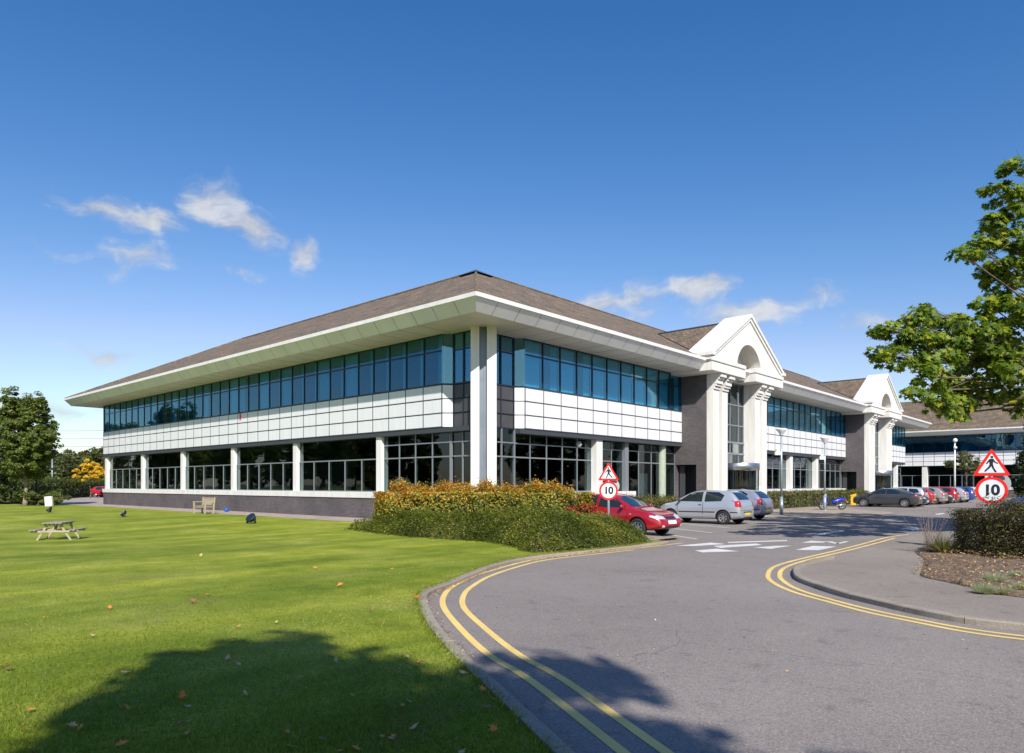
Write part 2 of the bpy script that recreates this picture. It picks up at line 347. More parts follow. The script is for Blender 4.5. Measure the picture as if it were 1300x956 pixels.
M['lf_green'] = leafmat('green_leaf', [(0,(.035,.055,.010)),(.6,(.085,.115,.018)),(1,(.16,.18,.035))])
M['lf_lawn'] = leafmat('lawn_tree_leaf', [(0,(.045,.075,.012)),(.6,(.11,.15,.022)),(1,(.20,.22,.04))], .4)
M['lf_dark'] = leafmat('dark_leaf', [(0,(.018,.035,.010)),(.6,(.035,.06,.014)),(1,(.06,.085,.02))], .25)
M['lf_olive'] = leafmat('olive_leaf', [(0,(.06,.075,.022)),(.6,(.10,.12,.035)),(1,(.16,.16,.06))])
M['lf_yellow'] = leafmat('yellow_leaf', [(0,(.40,.27,.01)),(.6,(.68,.42,.015)),(.85,(.75,.50,.03)),(1,(.30,.32,.03))])
M['lf_orange'] = leafmat('autumn_leaf', [(0,(.08,.11,.02)),(.36,(.19,.21,.03)),(.60,(.44,.33,.04)),(.78,(.58,.30,.035)),(.95,(.56,.16,.03)),(1,(.45,.05,.03))], .3)
M['lf_cover'] = leafmat('groundcover_leaf', [(0,(.055,.075,.012)),(.45,(.15,.185,.025)),(.8,(.27,.285,.055)),(1,(.36,.27,.09))], .3)
M['lf_hedge'] = leafmat('hedge_leaf', [(0,(.055,.07,.016)),(.5,(.11,.125,.028)),(.9,(.19,.17,.05)),(1,(.3,.17,.07))], .3)
M['lf_red'] = leafmat('red_leaf', [(0,(.20,.02,.02)),(.6,(.42,.04,.04)),(1,(.5,.14,.05))], .3)
M['lf_purple'] = leafmat('purple_leaf', [(0,(.035,.025,.018)),(.42,(.095,.050,.038)),(.60,(.075,.085,.022)),(1,(.16,.18,.035))], .25)
M['lf_festuca'] = leafmat('blue_grass', [(0,(.22,.26,.16)),(.6,(.34,.38,.25)),(1,(.50,.50,.34))], .3)
M['lf_blade'] = leafmat('grass_blade', [(0,(.10,.145,.010)),(.5,(.185,.245,.018)),(.85,(.28,.315,.045)),(1,(.42,.37,.14))], .4, .6)
M['lf_fallen'] = leafmat('fallen_leaf', [(0,(.13,.07,.03)),(.4,(.34,.19,.07)),(.75,(.52,.33,.13)),(.93,(.60,.52,.34)),(1,(.62,.26,.04))], .1)
M['leaf_a'] = mat('fallen_leaf_orange', (.60,.24,.045), .6, c2=(.45,.17,.04), scale=20)
M['leaf_b'] = mat('fallen_leaf_tan', (.55,.40,.17), .6, c2=(.42,.28,.12), scale=20)
M['leaf_c'] = mat('fallen_leaf_brown', (.20,.09,.045), .6, c2=(.28,.13,.06), scale=20)
def paint(name, c, metal=.3): return mat(name, c, .32, metal, coat=1, spec=.5)

# ------------------------------------------------------------------ leaf clouds
T_DIAMOND = np.array([(0,-.5),(.32,0),(0,.5),(-.32,0)])
T_OVAL = np.array([(0,-.5),(.22,-.25),(.26,.05),(0,.5),(-.26,.05),(-.22,-.25)])
T_MAPLE = np.array([(0,-.5),(.10,-.18),(.42,-.30),(.30,-.02),(.50,.18),(.22,.16),(0,.55),(-.22,.16),(-.50,.18),(-.30,-.02),(-.42,-.30),(-.10,-.18)])
T_BLADE = np.array([(-.5,0),(.5,0),(0,1)])
def leaf_mesh(name, pos, nrm, size, material, tpl=T_DIAMOND, axis=None, parent=None, asp=1.0, rnd=None):
    pos = np.asarray(pos, float); n = len(pos)
    nrm = np.asarray(nrm, float); nrm = nrm/np.maximum(np.linalg.norm(nrm, axis=1, keepdims=True), 1e-6)
    if axis is None: axis = RNG.normal(size=(n, 3))
    ay = axis - nrm*np.sum(axis*nrm, axis=1, keepdims=True); ay = ay/np.maximum(np.linalg.norm(ay, axis=1, keepdims=True), 1e-6)
    ax = np.cross(ay, nrm)
    size = np.broadcast_to(np.asarray(size, float), (n,)).reshape(n,1,1)
    k = len(tpl)
    v = pos[:,None,:] + size*(tpl[None,:,0:1]*asp*ax[:,None,:] + tpl[None,:,1:2]*ay[:,None,:])
    # cup the leaf a little
    v = v + nrm[:,None,:]*size*.35*(np.abs(tpl[None,:,0:1])*asp)**1.0*.6
    me = bpy.data.meshes.new(name); me.vertices.add(n*k); me.vertices.foreach_set('co', v.reshape(-1).astype(np.float32))
    me.loops.add(n*k); me.loops.foreach_set('vertex_index', np.arange(n*k, dtype=np.int32))
    me.polygons.add(n); me.polygons.foreach_set('loop_start', np.arange(0, n*k, k, dtype=np.int32))
    me.update(calc_edges=True)
    if rnd is None: rnd = RNG.random(n)
    at = me.attributes.new('rnd', 'FLOAT', 'POINT'); at.data.foreach_set('value', np.repeat(rnd, k).astype(np.float32))
    me.materials.append(material)
    o = bpy.data.objects.new(name, me); link(o, parent)
    return o
def ball_pts(n, c, r, surf=.6):
    d = RNG.normal(size=(n, 3)); d /= np.linalg.norm(d, axis=1, keepdims=True)
    rad = RNG.random(n)**(1/3.*(1-surf)+.02)
    p = d*rad[:,None]*np.asarray(r) + np.asarray(c)
    return p, d
def clumps(cs, per, sub=.34, nsub=7):
    """leaf points grouped into twigs inside each clump"""
    P = []; N = []
    for c, r in cs:
        r = np.broadcast_to(np.asarray(r, float), (3,))
        k = max(3, int(nsub*(r[0]*r[1]*r[2])**(1/3.)/.7))
        sc, sd = ball_pts(k, c, r*.8, .4)
        m = int(per*(r[0]*r[1])/.5/k)+2
        for s_, d_ in zip(sc, sd):
            rr = sub*(.6+.8*random.random())
            p, d = ball_pts(m, s_, (rr, rr, rr*.6), .2)
            P.append(p); N.append(d*.6 + d_*.5 + np.array((-.3,-.3,.9)))
    P = np.vstack(P); N = np.vstack(N); N = N + RNG.normal(size=N.shape)*.55
    return P, N
def make_tree(pos, H, cs, leaf, per, lsize, tr=.16, bark='bark', label='', cat='tree', group=None, name='tree', tpl=T_DIAMOND, sub=.34, nsub=7, split=.35, root=None, lean=(0,0)):
    """pos base; cs clumps relative to base"""
    if root is None: root = empty(name, pos, 0, label, cat, group)
    t = MB(); t.smooth = True
    top = Vector((lean[0], lean[1], H))
    def tp(f): return Vector((lean[0]*f + .06*sin(f*9), lean[1]*f + .05*cos(f*7), H*f))
    K = 9; pts = [tp(i/K) for i in range(K+1)]; rs = [tr*(1.25 if i == 0 else 1)*(1-.75*i/K) for i in range(K+1)]
    t.path(pts, rs, 10)
    for c, r in cs:
        c = Vector(c); f = max(split, min(.9, (c.z - .6*(Vector((c.x, c.y)).length))/H))
        a = tp(f); mid = a.lerp(c, .5) + Vector((0,0,.12*(c-a).length)) + Vector((random.uniform(-.1,.1), random.uniform(-.1,.1), 0))
        r0 = tr*(1-.75*f)*.36
        t.path([a, a.lerp(mid,.5)+Vector((0,0,.03)), mid, mid.lerp(c,.5), c], [r0, r0*.8, r0*.6, r0*.4, r0*.2], 6)
        for _ in range(5):
            e = c + Vector((random.gauss(0,.6), random.gauss(0,.6), random.gauss(.1,.45)))*(max(np.atleast_1d(r))*.9)
            t.tube(mid.lerp(c, .6+.4*random.random()), e, min(.012, r0*.25), .004, 4, False)
    t.build('trunk', M[bark], root)
    P, N = clumps(cs, per, sub, nsub)
    leaf_mesh('crown', P, N, lsize*(.7+.6*RNG.random(len(P))), M[leaf], tpl, parent=root)
    return root
def round_crown(R, z0, z1, n, rr=.9, seed=1):
    rd = random.Random(seed); out = []
    for i in range(n):
        f = (i+.5)/n; z = z0 + (z1-z0)*f; w = R*sqrt(max(.06, 1-(2*f-.95)**2*.85)); a = i*2.4+rd.random()
        q = w*(.35+.65*rd.random()**.6)
        out.append(((q*cos(a), q*sin(a), z+rd.uniform(-.2,.2)), rr*(.75+.5*rd.random())))
    return out

# ------------------------------------------------------------------ camera, light, sky
cam_d = bpy.data.cameras.new('camera'); cam = bpy.data.objects.new('camera', cam_d); COL.objects.link(cam)
cam.location = CAM; cam.rotation_euler = (radians(90), 0, atan2(.6696, .7425) - pi/2)
cam_d.sensor_width = 36; cam_d.sensor_fit = 'HORIZONTAL'; cam_d.lens = 889/1300*36; cam_d.shift_y = (615-478)/1300
cam_d.clip_end = 3000; cam_d.clip_start = .05
S.camera = cam
S.view_settings.view_transform = 'Standard'; S.view_settings.look = 'None'; S.view_settings.exposure = .42; S.view_settings.gamma = 1
sd = Vector((SUNK[0], SUNK[1], -1)).normalized()
sun_d = bpy.data.lights.new('sun', 'SUN'); sun = bpy.data.objects.new('sun', sun_d); COL.objects.link(sun)
sun_d.energy = 4.9; sun_d.angle = radians(.5); sun_d.color = (1, .95, .87)
sun.rotation_euler = sd.to_track_quat('-Z', 'Y').to_euler(); sun.location = (-40, -40, 60)
W = bpy.data.worlds.new('World'); S.world = W; W.use_nodes = True
nt = W.node_tree; bg = nt.nodes['Background']
sky = node(nt, 'ShaderNodeTexSky', sky_type='NISHITA'); sky.sun_disc = False
elev = math.asin(-sd.z); az = atan2(-sd.x, -sd.y)      # azimuth of the sun measured from +Y towards +X
sky.sun_elevation = elev; sky.sun_rotation = az
sky.altitude = 50; sky.air_density = 1.15; sky.dust_density = .35; sky.ozone_density = 2.5
bg.inputs['Strength'].default_value = .105
# clouds, placed by direction
def pdir(px, py): 
    X = (px-650)/889; Z = (615-py)/889
    return Vector((X*.670+.7425, -X*.7427+.6696, Z)).normalized()
blobs = [(122,266,46,17,.95),(185,280,52,17,1),(268,258,34,24,1),(312,290,50,22,1.05),(388,316,26,20,.95),
         (178,336,36,17,.8),(90,332,46,9,.5),(312,345,30,10,.6),(142,443,52,13,.95),(765,386,58,19,1.0),(812,380,40,22,.9),(885,364,50,18,1.0),(825,402,56,15,.7),
         (945,396,62,19,.9),(1026,379,40,12,.7),(1088,410,50,14,.75),(55,518,80,13,.85)]
tc = node(nt, 'ShaderNodeTexCoord'); dv0 = tc.outputs['Generated']
wn1 = node(nt, 'ShaderNodeTexNoise', i_Scale=9, i_Detail=3, i_Roughness=.55); nt.links.new(dv0, wn1.inputs['Vector'])
wma = node(nt, 'ShaderNodeVectorMath', operation='MULTIPLY_ADD'); wma.inputs[1].default_value = (.11,.11,.07); wma.inputs[2].default_value = (-.055,-.055,-.035); nt.links.new(wn1.outputs['Color'], wma.inputs[0])
wad = node(nt, 'ShaderNodeVectorMath', operation='ADD'); nt.links.new(dv0, wad.inputs[0]); nt.links.new(wma.outputs[0], wad.inputs[1]); dv = wad.outputs[0]
nz = node(nt, 'ShaderNodeTexNoise', i_Scale=13, i_Detail=10, i_Roughness=.6)
mpn = node(nt, 'ShaderNodeMapping'); mpn.inputs['Scale'].default_value = (1,1,1.9); nt.links.new(dv, mpn.inputs['Vector']); nt.links.new(mpn.outputs[0], nz.inputs['Vector'])
field = None
for cx, cy, w, h, st in blobs:
    c = pdir(cx, cy); k = sqrt(c.x*c.x+c.y*c.y); w = w/889*k*1.5; h = h/889*k*1.6
    mp = node(nt, 'ShaderNodeMapping', vector_type='TEXTURE'); mp.inputs['Location'].default_value = c
    mp.inputs['Rotation'].default_value = (0, 0, atan2(c.y, c.x)-pi/2); mp.inputs['Scale'].default_value = (w, .6, h)
    nt.links.new(dv, mp.inputs['Vector'])
    gr = node(nt, 'ShaderNodeTexGradient', gradient_type='SPHERICAL'); nt.links.new(mp.outputs[0], gr.inputs['Vector'])
    mu = node(nt, 'ShaderNodeMath', operation='MULTIPLY'); mu.inputs[1].default_value = st*1.35; nt.links.new(gr.outputs['Fac'], mu.inputs[0])
    if field is None: field = mu.outputs[0]
    else:
        mx = node(nt, 'ShaderNodeMath', operation='MAXIMUM'); nt.links.new(field, mx.inputs[0]); nt.links.new(mu.outputs[0], mx.inputs[1]); field = mx.outputs[0]
ns = node(nt, 'ShaderNodeMath', operation='MULTIPLY_ADD'); ns.inputs[1].default_value = 3.2; ns.inputs[2].default_value = -1.88; nt.links.new(nz.outputs['Fac'], ns.inputs[0])
sm = node(nt, 'ShaderNodeMath', operation='ADD'); nt.links.new(field, sm.inputs[0]); nt.links.new(ns.outputs[0], sm.inputs[1])
cm = node(nt, 'ShaderNodeMapRange'); cm.inputs['From Min'].default_value = .0; cm.inputs['From Max'].default_value = 1.15; cm.interpolation_type = 'SMOOTHSTEP'; nt.links.new(sm.outputs[0], cm.inputs['Value'])
gate = node(nt, 'ShaderNodeMapRange'); gate.inputs['From Min'].default_value = .0; gate.inputs['From Max'].default_value = .25; nt.links.new(field, gate.inputs['Value'])
ml = node(nt, 'ShaderNodeMath', operation='MULTIPLY'); nt.links.new(cm.outputs[0], ml.inputs[0]); nt.links.new(gate.outputs[0], ml.inputs[1])
m8 = node(nt, 'ShaderNodeMath', operation='MULTIPLY'); m8.inputs[1].default_value = .82; nt.links.new(ml.outputs[0], m8.inputs[0])
cmix = node(nt, 'ShaderNodeMix', data_type='RGBA'); nt.links.new(m8.outputs[0], cmix.inputs[0]); skt = node(nt, 'ShaderNodeMix', data_type='RGBA', blend_type='MULTIPLY'); skt.inputs[0].default_value = 1; skt.inputs[7].default_value = (.93,1.0,1.17,1)
nt.links.new(sky.outputs[0], skt.inputs[6])
sp3 = node(nt, 'ShaderNodeSeparateColor'); nt.links.new(skt.outputs[2], sp3.inputs[0]); cb3 = node(nt, 'ShaderNodeCombineColor')
KE = .105*2**.42
for ch, (k_, g_) in enumerate(((2.3,2.0),(.96,1.27),(.88,1.0))):
    pw_ = node(nt, 'ShaderNodeMath', operation='POWER'); pw_.inputs[1].default_value = g_
    sc_ = node(nt, 'ShaderNodeMath', operation='MULTIPLY'); sc_.inputs[1].default_value = KE; nt.links.new(sp3.outputs[ch], sc_.inputs[0]); nt.links.new(sc_.outputs[0], pw_.inputs[0])
    m2_ = node(nt, 'ShaderNodeMath', operation='MULTIPLY'); m2_.inputs[1].default_value = k_/KE; nt.links.new(pw_.outputs[0], m2_.inputs[0])
    mn_ = node(nt, 'ShaderNodeMath', operation='MINIMUM'); nt.links.new(m2_.outputs[0], mn_.inputs[0]); nt.links.new(sp3.outputs[ch], mn_.inputs[1]); nt.links.new(mn_.outputs[0], cb3.inputs[ch])
nt.links.new(cb3.outputs[0], cmix.inputs[6])
CLOUD = cmix; cmix.inputs[7].default_value = (5.2, 5.4, 5.9, 1)
crp = ramp(nt, [(.40, (.62,.64,.68)), (.62, (.99,.99,1))]); nt.links.new(nz.outputs['Fac'], crp.inputs['Fac'])
csc = node(nt, 'ShaderNodeVectorMath', operation='SCALE'); csc.inputs['Scale'].default_value = 5.6; nt.links.new(crp.outputs['Color'], csc.inputs[0]); nt.links.new(csc.outputs[0], cmix.inputs[7])
nt.links.new(cmix.outputs[2], bg.inputs['Color'])

# ------------------------------------------------------------------ ground
def sheet(name, poly, z, m, kind='structure', zf=None):
    mb = MB(); vs = [(p[0], p[1], zf(p[0], p[1]) if zf else z) for p in poly]; mb.add(vs, [tuple(range(len(vs)))])
    o = mb.build(name, m); 
    if o.data.polygons[0].normal.z < 0: o.data.flip_normals()
    if kind: tag(o, kind=kind)
    return o
def adj(p, z): 
    k = (CAM[2]-z)/CAM[2]
    return (CAM[0]+(p[0]-CAM[0])*k, CAM[1]+(p[1]-CAM[1])*k)
def smooth_line(pts, n=6):
    out = []
    P = [Vector((p[0], p[1])) for p in pts]
    for i in range(len(P)-1):
        p0 = P[max(i-1,0)]; p1 = P[i]; p2 = P[i+1]; p3 = P[min(i+2, len(P)-1)]
        for k in range(n):
            t = k/n
            out.append(tuple(.5*((2*p1)+(-p0+p2)*t+(2*p0-5*p1+4*p2-p3)*t*t+(-p0+3*p1-3*p2+p3)*t**3)))
    out.append(tuple(P[-1])); return out
def offset_line(pts, d):
    out = []
    for i, p in enumerate(pts):
        a = Vector(pts[max(i-1,0)]); b = Vector(pts[min(i+1,len(pts)-1)]); t = (b-a).normalized(); nrm = Vector((-t.y, t.x))
        out.append((p[0]+nrm.x*d, p[1]+nrm.y*d))
    return out
g = MB(); g.add([(-900,-900,-.25),(1100,-900,-.25),(1100,1100,-.25),(-900,1100,-.25)], [(0,1,2,3)]); tag(g.build('ground', M['ground']), kind='structure')
# asphalt of the road and car park
sheet('road', [(-24,-60),(110,-60),(110,-.9),(-1.0,-.9),(-1.0,-9.4),(-8.6,-9.4),(-13.6,-11.5),(-15.5,-13.6),(-24,-30)], 0, M['asphalt'])
LK = smooth_line([adj(p,.06) for p in [(-24.5,-36),(-21.6,-27),(-19.3,-22.2),(-17.7,-18.9),(-16.3,-16.38),(-15.76,-15.42),(-15.03,-14.24),(-14.13,-13.0),(-13.45,-12.2),(-12.95,-11.85),(-12.2,-11.5),(-10.97,-10.85),(-9.9,-10.3),(-8.39,-9.85),(-7.0,-9.85),(-5.0,-9.95),(-3.0,-10.0),(-1.9,-9.9)]], 5)
def lz(a, b): return .055 - .20*math.exp(-(((a+12.5)/6)**2+((b-8)/9)**2)) - .02*math.exp(-(((a+30)/14)**2))
# lawn: fine grid clipped to its outline
def in_poly(x, y, poly):
    c = False; j = len(poly)-1
    for i in range(len(poly)):
        xi, yi = poly[i]; xj, yj = poly[j]
        if (yi > y) != (yj > y) and x < (xj-xi)*(y-yi)/(yj-yi)+xi: c = not c
        j = i
    return c
lawn_poly = [(-110,-36)] + LK + [(-1.6,-9.0),(-1.6,-6),(-2.3,-5)] + [(-2.3,3),(-2.3,30),(-2.3,46.6),(-4,48),(-6,52),(-8,60),(-110,60)]
bm = bmesh.new()
vs = [bm.verts.new((p[0],p[1],0)) for p in lawn_poly]; bm.faces.new(vs)
for x in list(np.arange(-108,-30,8))+list(np.arange(-30,-2,2.0)):
    bmesh.ops.bisect_plane(bm, geom=bm.verts[:]+bm.edges[:]+bm.faces[:], plane_co=(x,0,0), plane_no=(1,0,0))
for y in np.arange(-34,60,2.0):
    bmesh.ops.bisect_plane(bm, geom=bm.verts[:]+bm.edges[:]+bm.faces[:], plane_co=(0,y,0), plane_no=(0,1,0))
for v in bm.verts: v.co.z = lz(v.co.x, v.co.y)
for f in bm.faces:
    f.normal_update()
    if f.normal.z < 0: f.normal_flip()
me = bpy.data.meshes.new('lawn'); bm.to_mesh(me); bm.free(); me.materials.append(M['grass'])
tag(link(bpy.data.objects.new('lawn', me)), kind='structure')
# kerbs
def kerb(name, line, w, z, m, seg=.9):
    """line is the outer face towards the road; stones laid behind it (to the left of travel)"""
    mb = MB(); inner = offset_line(line, w)
    # resample into stones
    d = 0
    for i in range(len(line)-1):
        a0, a1, b0, b1 = line[i], line[i+1], inner[i], inner[i+1]
        L = math.dist(a0, a1); k0 = d; d += L
        zz = z + .004*((int(d/seg)*7919) % 5 - 2)/2
        cut = int(d/seg) != int(k0/seg)
        e = 1-min(.3, .012/max(L,.01)) if cut else 1.0
        q = [a0, (a0[0]+(a1[0]-a0[0])*e, a0[1]+(a1[1]-a0[1])*e), (b0[0]+(b1[0]-b0[0])*e, b0[1]+(b1[1]-b0[1])*e), b0]
        ch = .015
        top = [((p[0]*(1-ch/w)+o_[0]*ch/w), (p[1]*(1-ch/w)+o_[1]*ch/w), zz) for p, o_ in ((q[0],q[3]),(q[1],q[2]))]
        v = [(q[0][0],q[0][1],-.02),(q[1][0],q[1][1],-.02),(q[1][0],q[1][1],zz-ch),(q[0][0],q[0][1],zz-ch), top[0], top[1], (q[2][0],q[2][1],zz),(q[3][0],q[3][1],zz),(q[2][0],q[2][1],-.02),(q[3][0],q[3][1],-.02)]
        mb.add(v, [(0,1,2,3),(3,2,5,4),(4,5,6,7),(7,6,8,9)])
        if cut: mb.add(v, [(1,8,6,5,2)]); 
        mb.add(v, [(0,3,4,7,9)])
    return tag(mb.build(name, m), kind='structure')
LK2 = LK[8:]
LKo = offset_line(LK2, -.13)
kerb('lawn_kerb', LKo, .13, .065, M['concrete'])
def G(px, py, z=0):
    X = (px-650)/889; t = (CAM[2]-z)*889/(py-615)
    return (CAM[0]+(X*.670+.7425)*t, CAM[1]+(-X*.7427+.6696)*t)
# right-hand footway
RK = smooth_line([(-8.7,-34),(-9.3,-28),(-9.8,-24.5),(-10.2,-22.3),(-10.42,-20.8),(-10.5,-20.1)] + [G(*p) for p in [(1300,800.4),(1225.5,791.8),(1162.7,780),(1101,765.7),(1069.8,757.8),(1038.4,747.6),(1013.3,737.5),(1007.8,729.6),(1012,722.5),(1030,715)]] + [(-3.5,-15.28),(-1,-15.2),(3,-15.03),(6.6,-14.95)], 5)
def fz(a, b): 
    t = min(1, max(0, (a+7.2)/2.2)); return .078*(1-t) + .018*t
BEDP = smooth_line([(-6.6,-34),(-7.4,-26),(-7.75,-21)] + [adj(p,.06) for p in [(-7.81,-19.28),(-7.1,-18.52),(-6.14,-17.68),(-5.42,-17.43),(-4.15,-17.2)]] + [(-2.6,-16.9),(-.5,-16.3),(3,-16.3),(6,-18),(6.8,-23),(7,-34)], 4)
def grid_sheet(name, poly, m, zf, xs, ys):
    bm = bmesh.new(); bm.faces.new([bm.verts.new((p[0],p[1],0)) for p in poly])
    for x in xs: bmesh.ops.bisect_plane(bm, geom=bm.verts[:]+bm.edges[:]+bm.faces[:], plane_co=(x,0,0), plane_no=(1,0,0))
    for y in ys: bmesh.ops.bisect_plane(bm, geom=bm.verts[:]+bm.edges[:]+bm.faces[:], plane_co=(0,y,0), plane_no=(0,1,0))
    for v in bm.verts: v.co.z = zf(v.co.x, v.co.y)
    for f in bm.faces:
        f.normal_update()
        if f.normal.z < 0: f.normal_flip()
    me = bpy.data.meshes.new(name); bm.to_mesh(me); bm.free(); me.materials.append(m); return tag(link(bpy.data.objects.new(name, me)), kind='structure')
grid_sheet('footway', [(-8,-34.5)] + RK + [(9,-15.4),(10.5,-17),(11,-22),(11,-34.5)], M['footway'], fz, list(np.arange(-10.5,-4.5,.3))+[0,5], np.arange(-33,-15,1.5))
RKi = offset_line(RK, .02)
kerb('footway_kerb', RKi[::-1][16:], .13, .084, M['concrete'])
# planting bed: lumpy mulch
bm = bmesh.new(); vs = [bm.verts.new((p[0],p[1],.09)) for p in BEDP]; bm.faces.new(vs)
for x in np.arange(-8,7,.35): bmesh.ops.bisect_plane(bm, geom=bm.verts[:]+bm.edges[:]+bm.faces[:], plane_co=(x,0,0), plane_no=(1,0,0))
for y in np.arange(-24,-16.5,.35): bmesh.ops.bisect_plane(bm, geom=bm.verts[:]+bm.edges[:]+bm.faces[:], plane_co=(0,y,0), plane_no=(0,1,0))
for v in bm.verts:
    edge = len(v.link_faces) < 3
    v.co.z = fz(v.co.x, v.co.y)+.008 if edge else fz(v.co.x, v.co.y)+.03+.035*sin(v.co.x*5.1+v.co.y*2)+.03*random.random()
for f in bm.faces:
    f.normal_update()
    if f.normal.z < 0: f.normal_flip()
me = bpy.data.meshes.new('planting_bed'); bm.to_mesh(me); bm.free(); me.materials.append(M['earth']); tag(link(bpy.data.objects.new('planting_bed', me)), kind='structure')
# paths and paving
sheet('path', [(-2.3,-2),(-.0,-2),(0,44.1),(6,44.1),(6,60),(30,60),(30,98),(-1.5,98),(-1.2,60),(-3.5,52),(-4,48),(-2.3,46.6)], .05, M['path'])
sheet('paving', [(14.0,.3),(14.6,-6.2),(13.4,-9.6),(14.4,-9.9),(24.5,-9.9),(26.5,-9.2),(29.5,-6.6),(33,-4.8),(34,-2.2),(34,.3)], .02, M['paving'])
sheet('pavement_strip', [(2.2,-3.6),(14.3,-3.9),(14.0,.4),(2.2,.4)], .012, M['paving'])
sheet('far_pavement', [(34,-1.9),(80,-1.9),(80,.4),(34,.4)], .012, M['paving'])
sheet('corner_bed', [(-1.9,-9.9),(-1.0,-9.9),(2.2,-3.6),(2.2,.3),(-.0,.3),(-0.0,-2),(-2.3,-2),(-2.3,-5),(-1.6,-6)], .03, M['earth'])
sheet('corner_paving', [(-3.4,-9.93),(-1.0,-9.93),(-1.0,-8.2),(-2.2,-8.6)], .066, M['paving'])
sheet('far_field', [(-110,60),(-1.3,60),(-1.5,98),(30,98),(60,200),(-200,200)], -.01, M['grass'])

# ------------------------------------------------------------------ road paint
def strip(name, pts, w, m, z=.004, kind='structure'):
    a = offset_line(pts, w/2); b = offset_line(pts, -w/2); mb = MB(); n = len(pts)
    mb.add([(p[0],p[1],z) for p in a]+[(p[0],p[1],z) for p in b], [(i, n+i, n+i+1, i+1) for i in range(n-1)])
    o = mb.build(name, m); return tag(o, kind=kind)
yo = [(-20.2,-24.6),(-18.6,-21.4),(-17.2,-18.8),(-16.01,-16.7),(-15.58,-15.77),(-14.89,-14.64),(-14.03,-13.4),(-13.28,-12.6),(-12.47,-11.98),(-11.17,-11.27),(-9.21,-10.56),(-8.2,-10.38),(-7.0,-10.42),(-4.09,-10.6),(-2.24,-10.68)]
yi = [(-19.9,-24.8),(-18.3,-21.6),(-16.95,-18.9),(-15.80,-16.90),(-15.38,-16.0),(-14.72,-14.9),(-13.88,-13.65),(-13.10,-12.84),(-12.30,-12.24),(-11.05,-11.52),(-9.15,-10.80),(-8.1,-10.62),(-7.0,-10.66),(-5.0,-10.8)]
strip('yellow_line_left_outer', smooth_line(yo), .085, M['yellow_line'])
strip('yellow_line_left_inner', smooth_line(yi), .085, M['yellow_line'])
ro = [(-9.5,-34),(-10.2,-27),(-10.65,-24),(-10.95,-22),(-11.1,-20.6)] + [G(*p) for p in [(1300,812.2),(1225.5,802.3),(1162.7,790.2),(1101,777.5),(1054,764.9),(1007,751.6),(980.4,739),(974.9,729.6),(983.5,719.4),(1015,710),(1062,699),(1093,691.2),(1124.7,682.7),(1153.7,678.4)]]
ri = [(-9.2,-34),(-9.9,-27),(-10.35,-24),(-10.65,-22),(-10.82,-20.6)] + [G(*p) for p in [(1300,807.8),(1225.5,798),(1162.7,786.3),(1101,773.2),(1054,761),(1015,749.2),(996,739),(989.8,730.4),(996,721),(1022.7,711.6),(1062,702.4),(1088.6,696),(1135.7,683.4)]]
strip('yellow_line_right_outer', smooth_line(ro), .085, M['yellow_line'])
strip('yellow_line_right_inner', smooth_line(ri), .085, M['yellow_line'])
wm = MB()
MARKS = [[(-3.18,-10.99),(-1.56,-11.25),(-1.72,-11.77),(-2.9,-11.43)],
 [G(882,699),G(910,696.7),G(938,700),G(892,701.5)], [G(905,693.2),G(960,690.2),G(968,692),G(915,695.8)], [G(957,695.2),G(985,693),G(1005,693),G(978,697)],
 [G(924,688.2),G(999,685.8),G(999,687.0),G(924,689.4)], [G(1010,698.2),G(1032,693.2),G(1061.5,694),G(1039.4,698.7)],
 [G(1017,689.2),G(1030,686.6),G(1048,687.8),G(1046,689)], [G(1046,687.4),G(1056,687.6),G(1066,690.4),G(1060,690.4)], [G(1060,690.4),G(1066,690.4),G(1078,687.6),G(1073,687.3)],
 [G(1027.4,680.8),G(1055,674.6),G(1074.5,673.0),G(1070,674.6),G(1040,679.6)], [G(1141,671.6),G(1155,669),G(1163,668.6),G(1168.6,673)], [G(1186,652.6),G(1197,651.4),G(1200,652.2),G(1190,653.6)]]
for q in MARKS: wm.add([(p[0],p[1],.004) for p in q], [tuple(range(len(q)))])
for (a, b) in [((3.8,-6.9),(2.3,-9.4)),((.8,-8.3),(-.6,-10.3)),((7.6,-4.4),(5.4,-8.6)),((11.6,-3.9),(9.5,-9.3)),((14.0,-6.8),(12.3,-9.9))]:
    d = (Vector(b)-Vector(a)).normalized(); n = Vector((-d.y, d.x))*.05
    wm.add([(a[0]+n.x,a[1]+n.y,.004),(a[0]-n.x,a[1]-n.y,.004),(b[0]-n.x,b[1]-n.y,.004),(b[0]+n.x,b[1]+n.y,.004)], [(0,1,2,3)])
for i in range(13):
    a = 36.0+2.55*i; wm.box(a-.05, a+.05, -8.9, -4.0, .001, .004)
for i in range(10):
    a = 14.0+2.6*i; wm.box(a-.05, a+.05, -20.5, -15.6, .001, .004)
tag(wm.build('road_markings', M['white_line']), kind='structure')

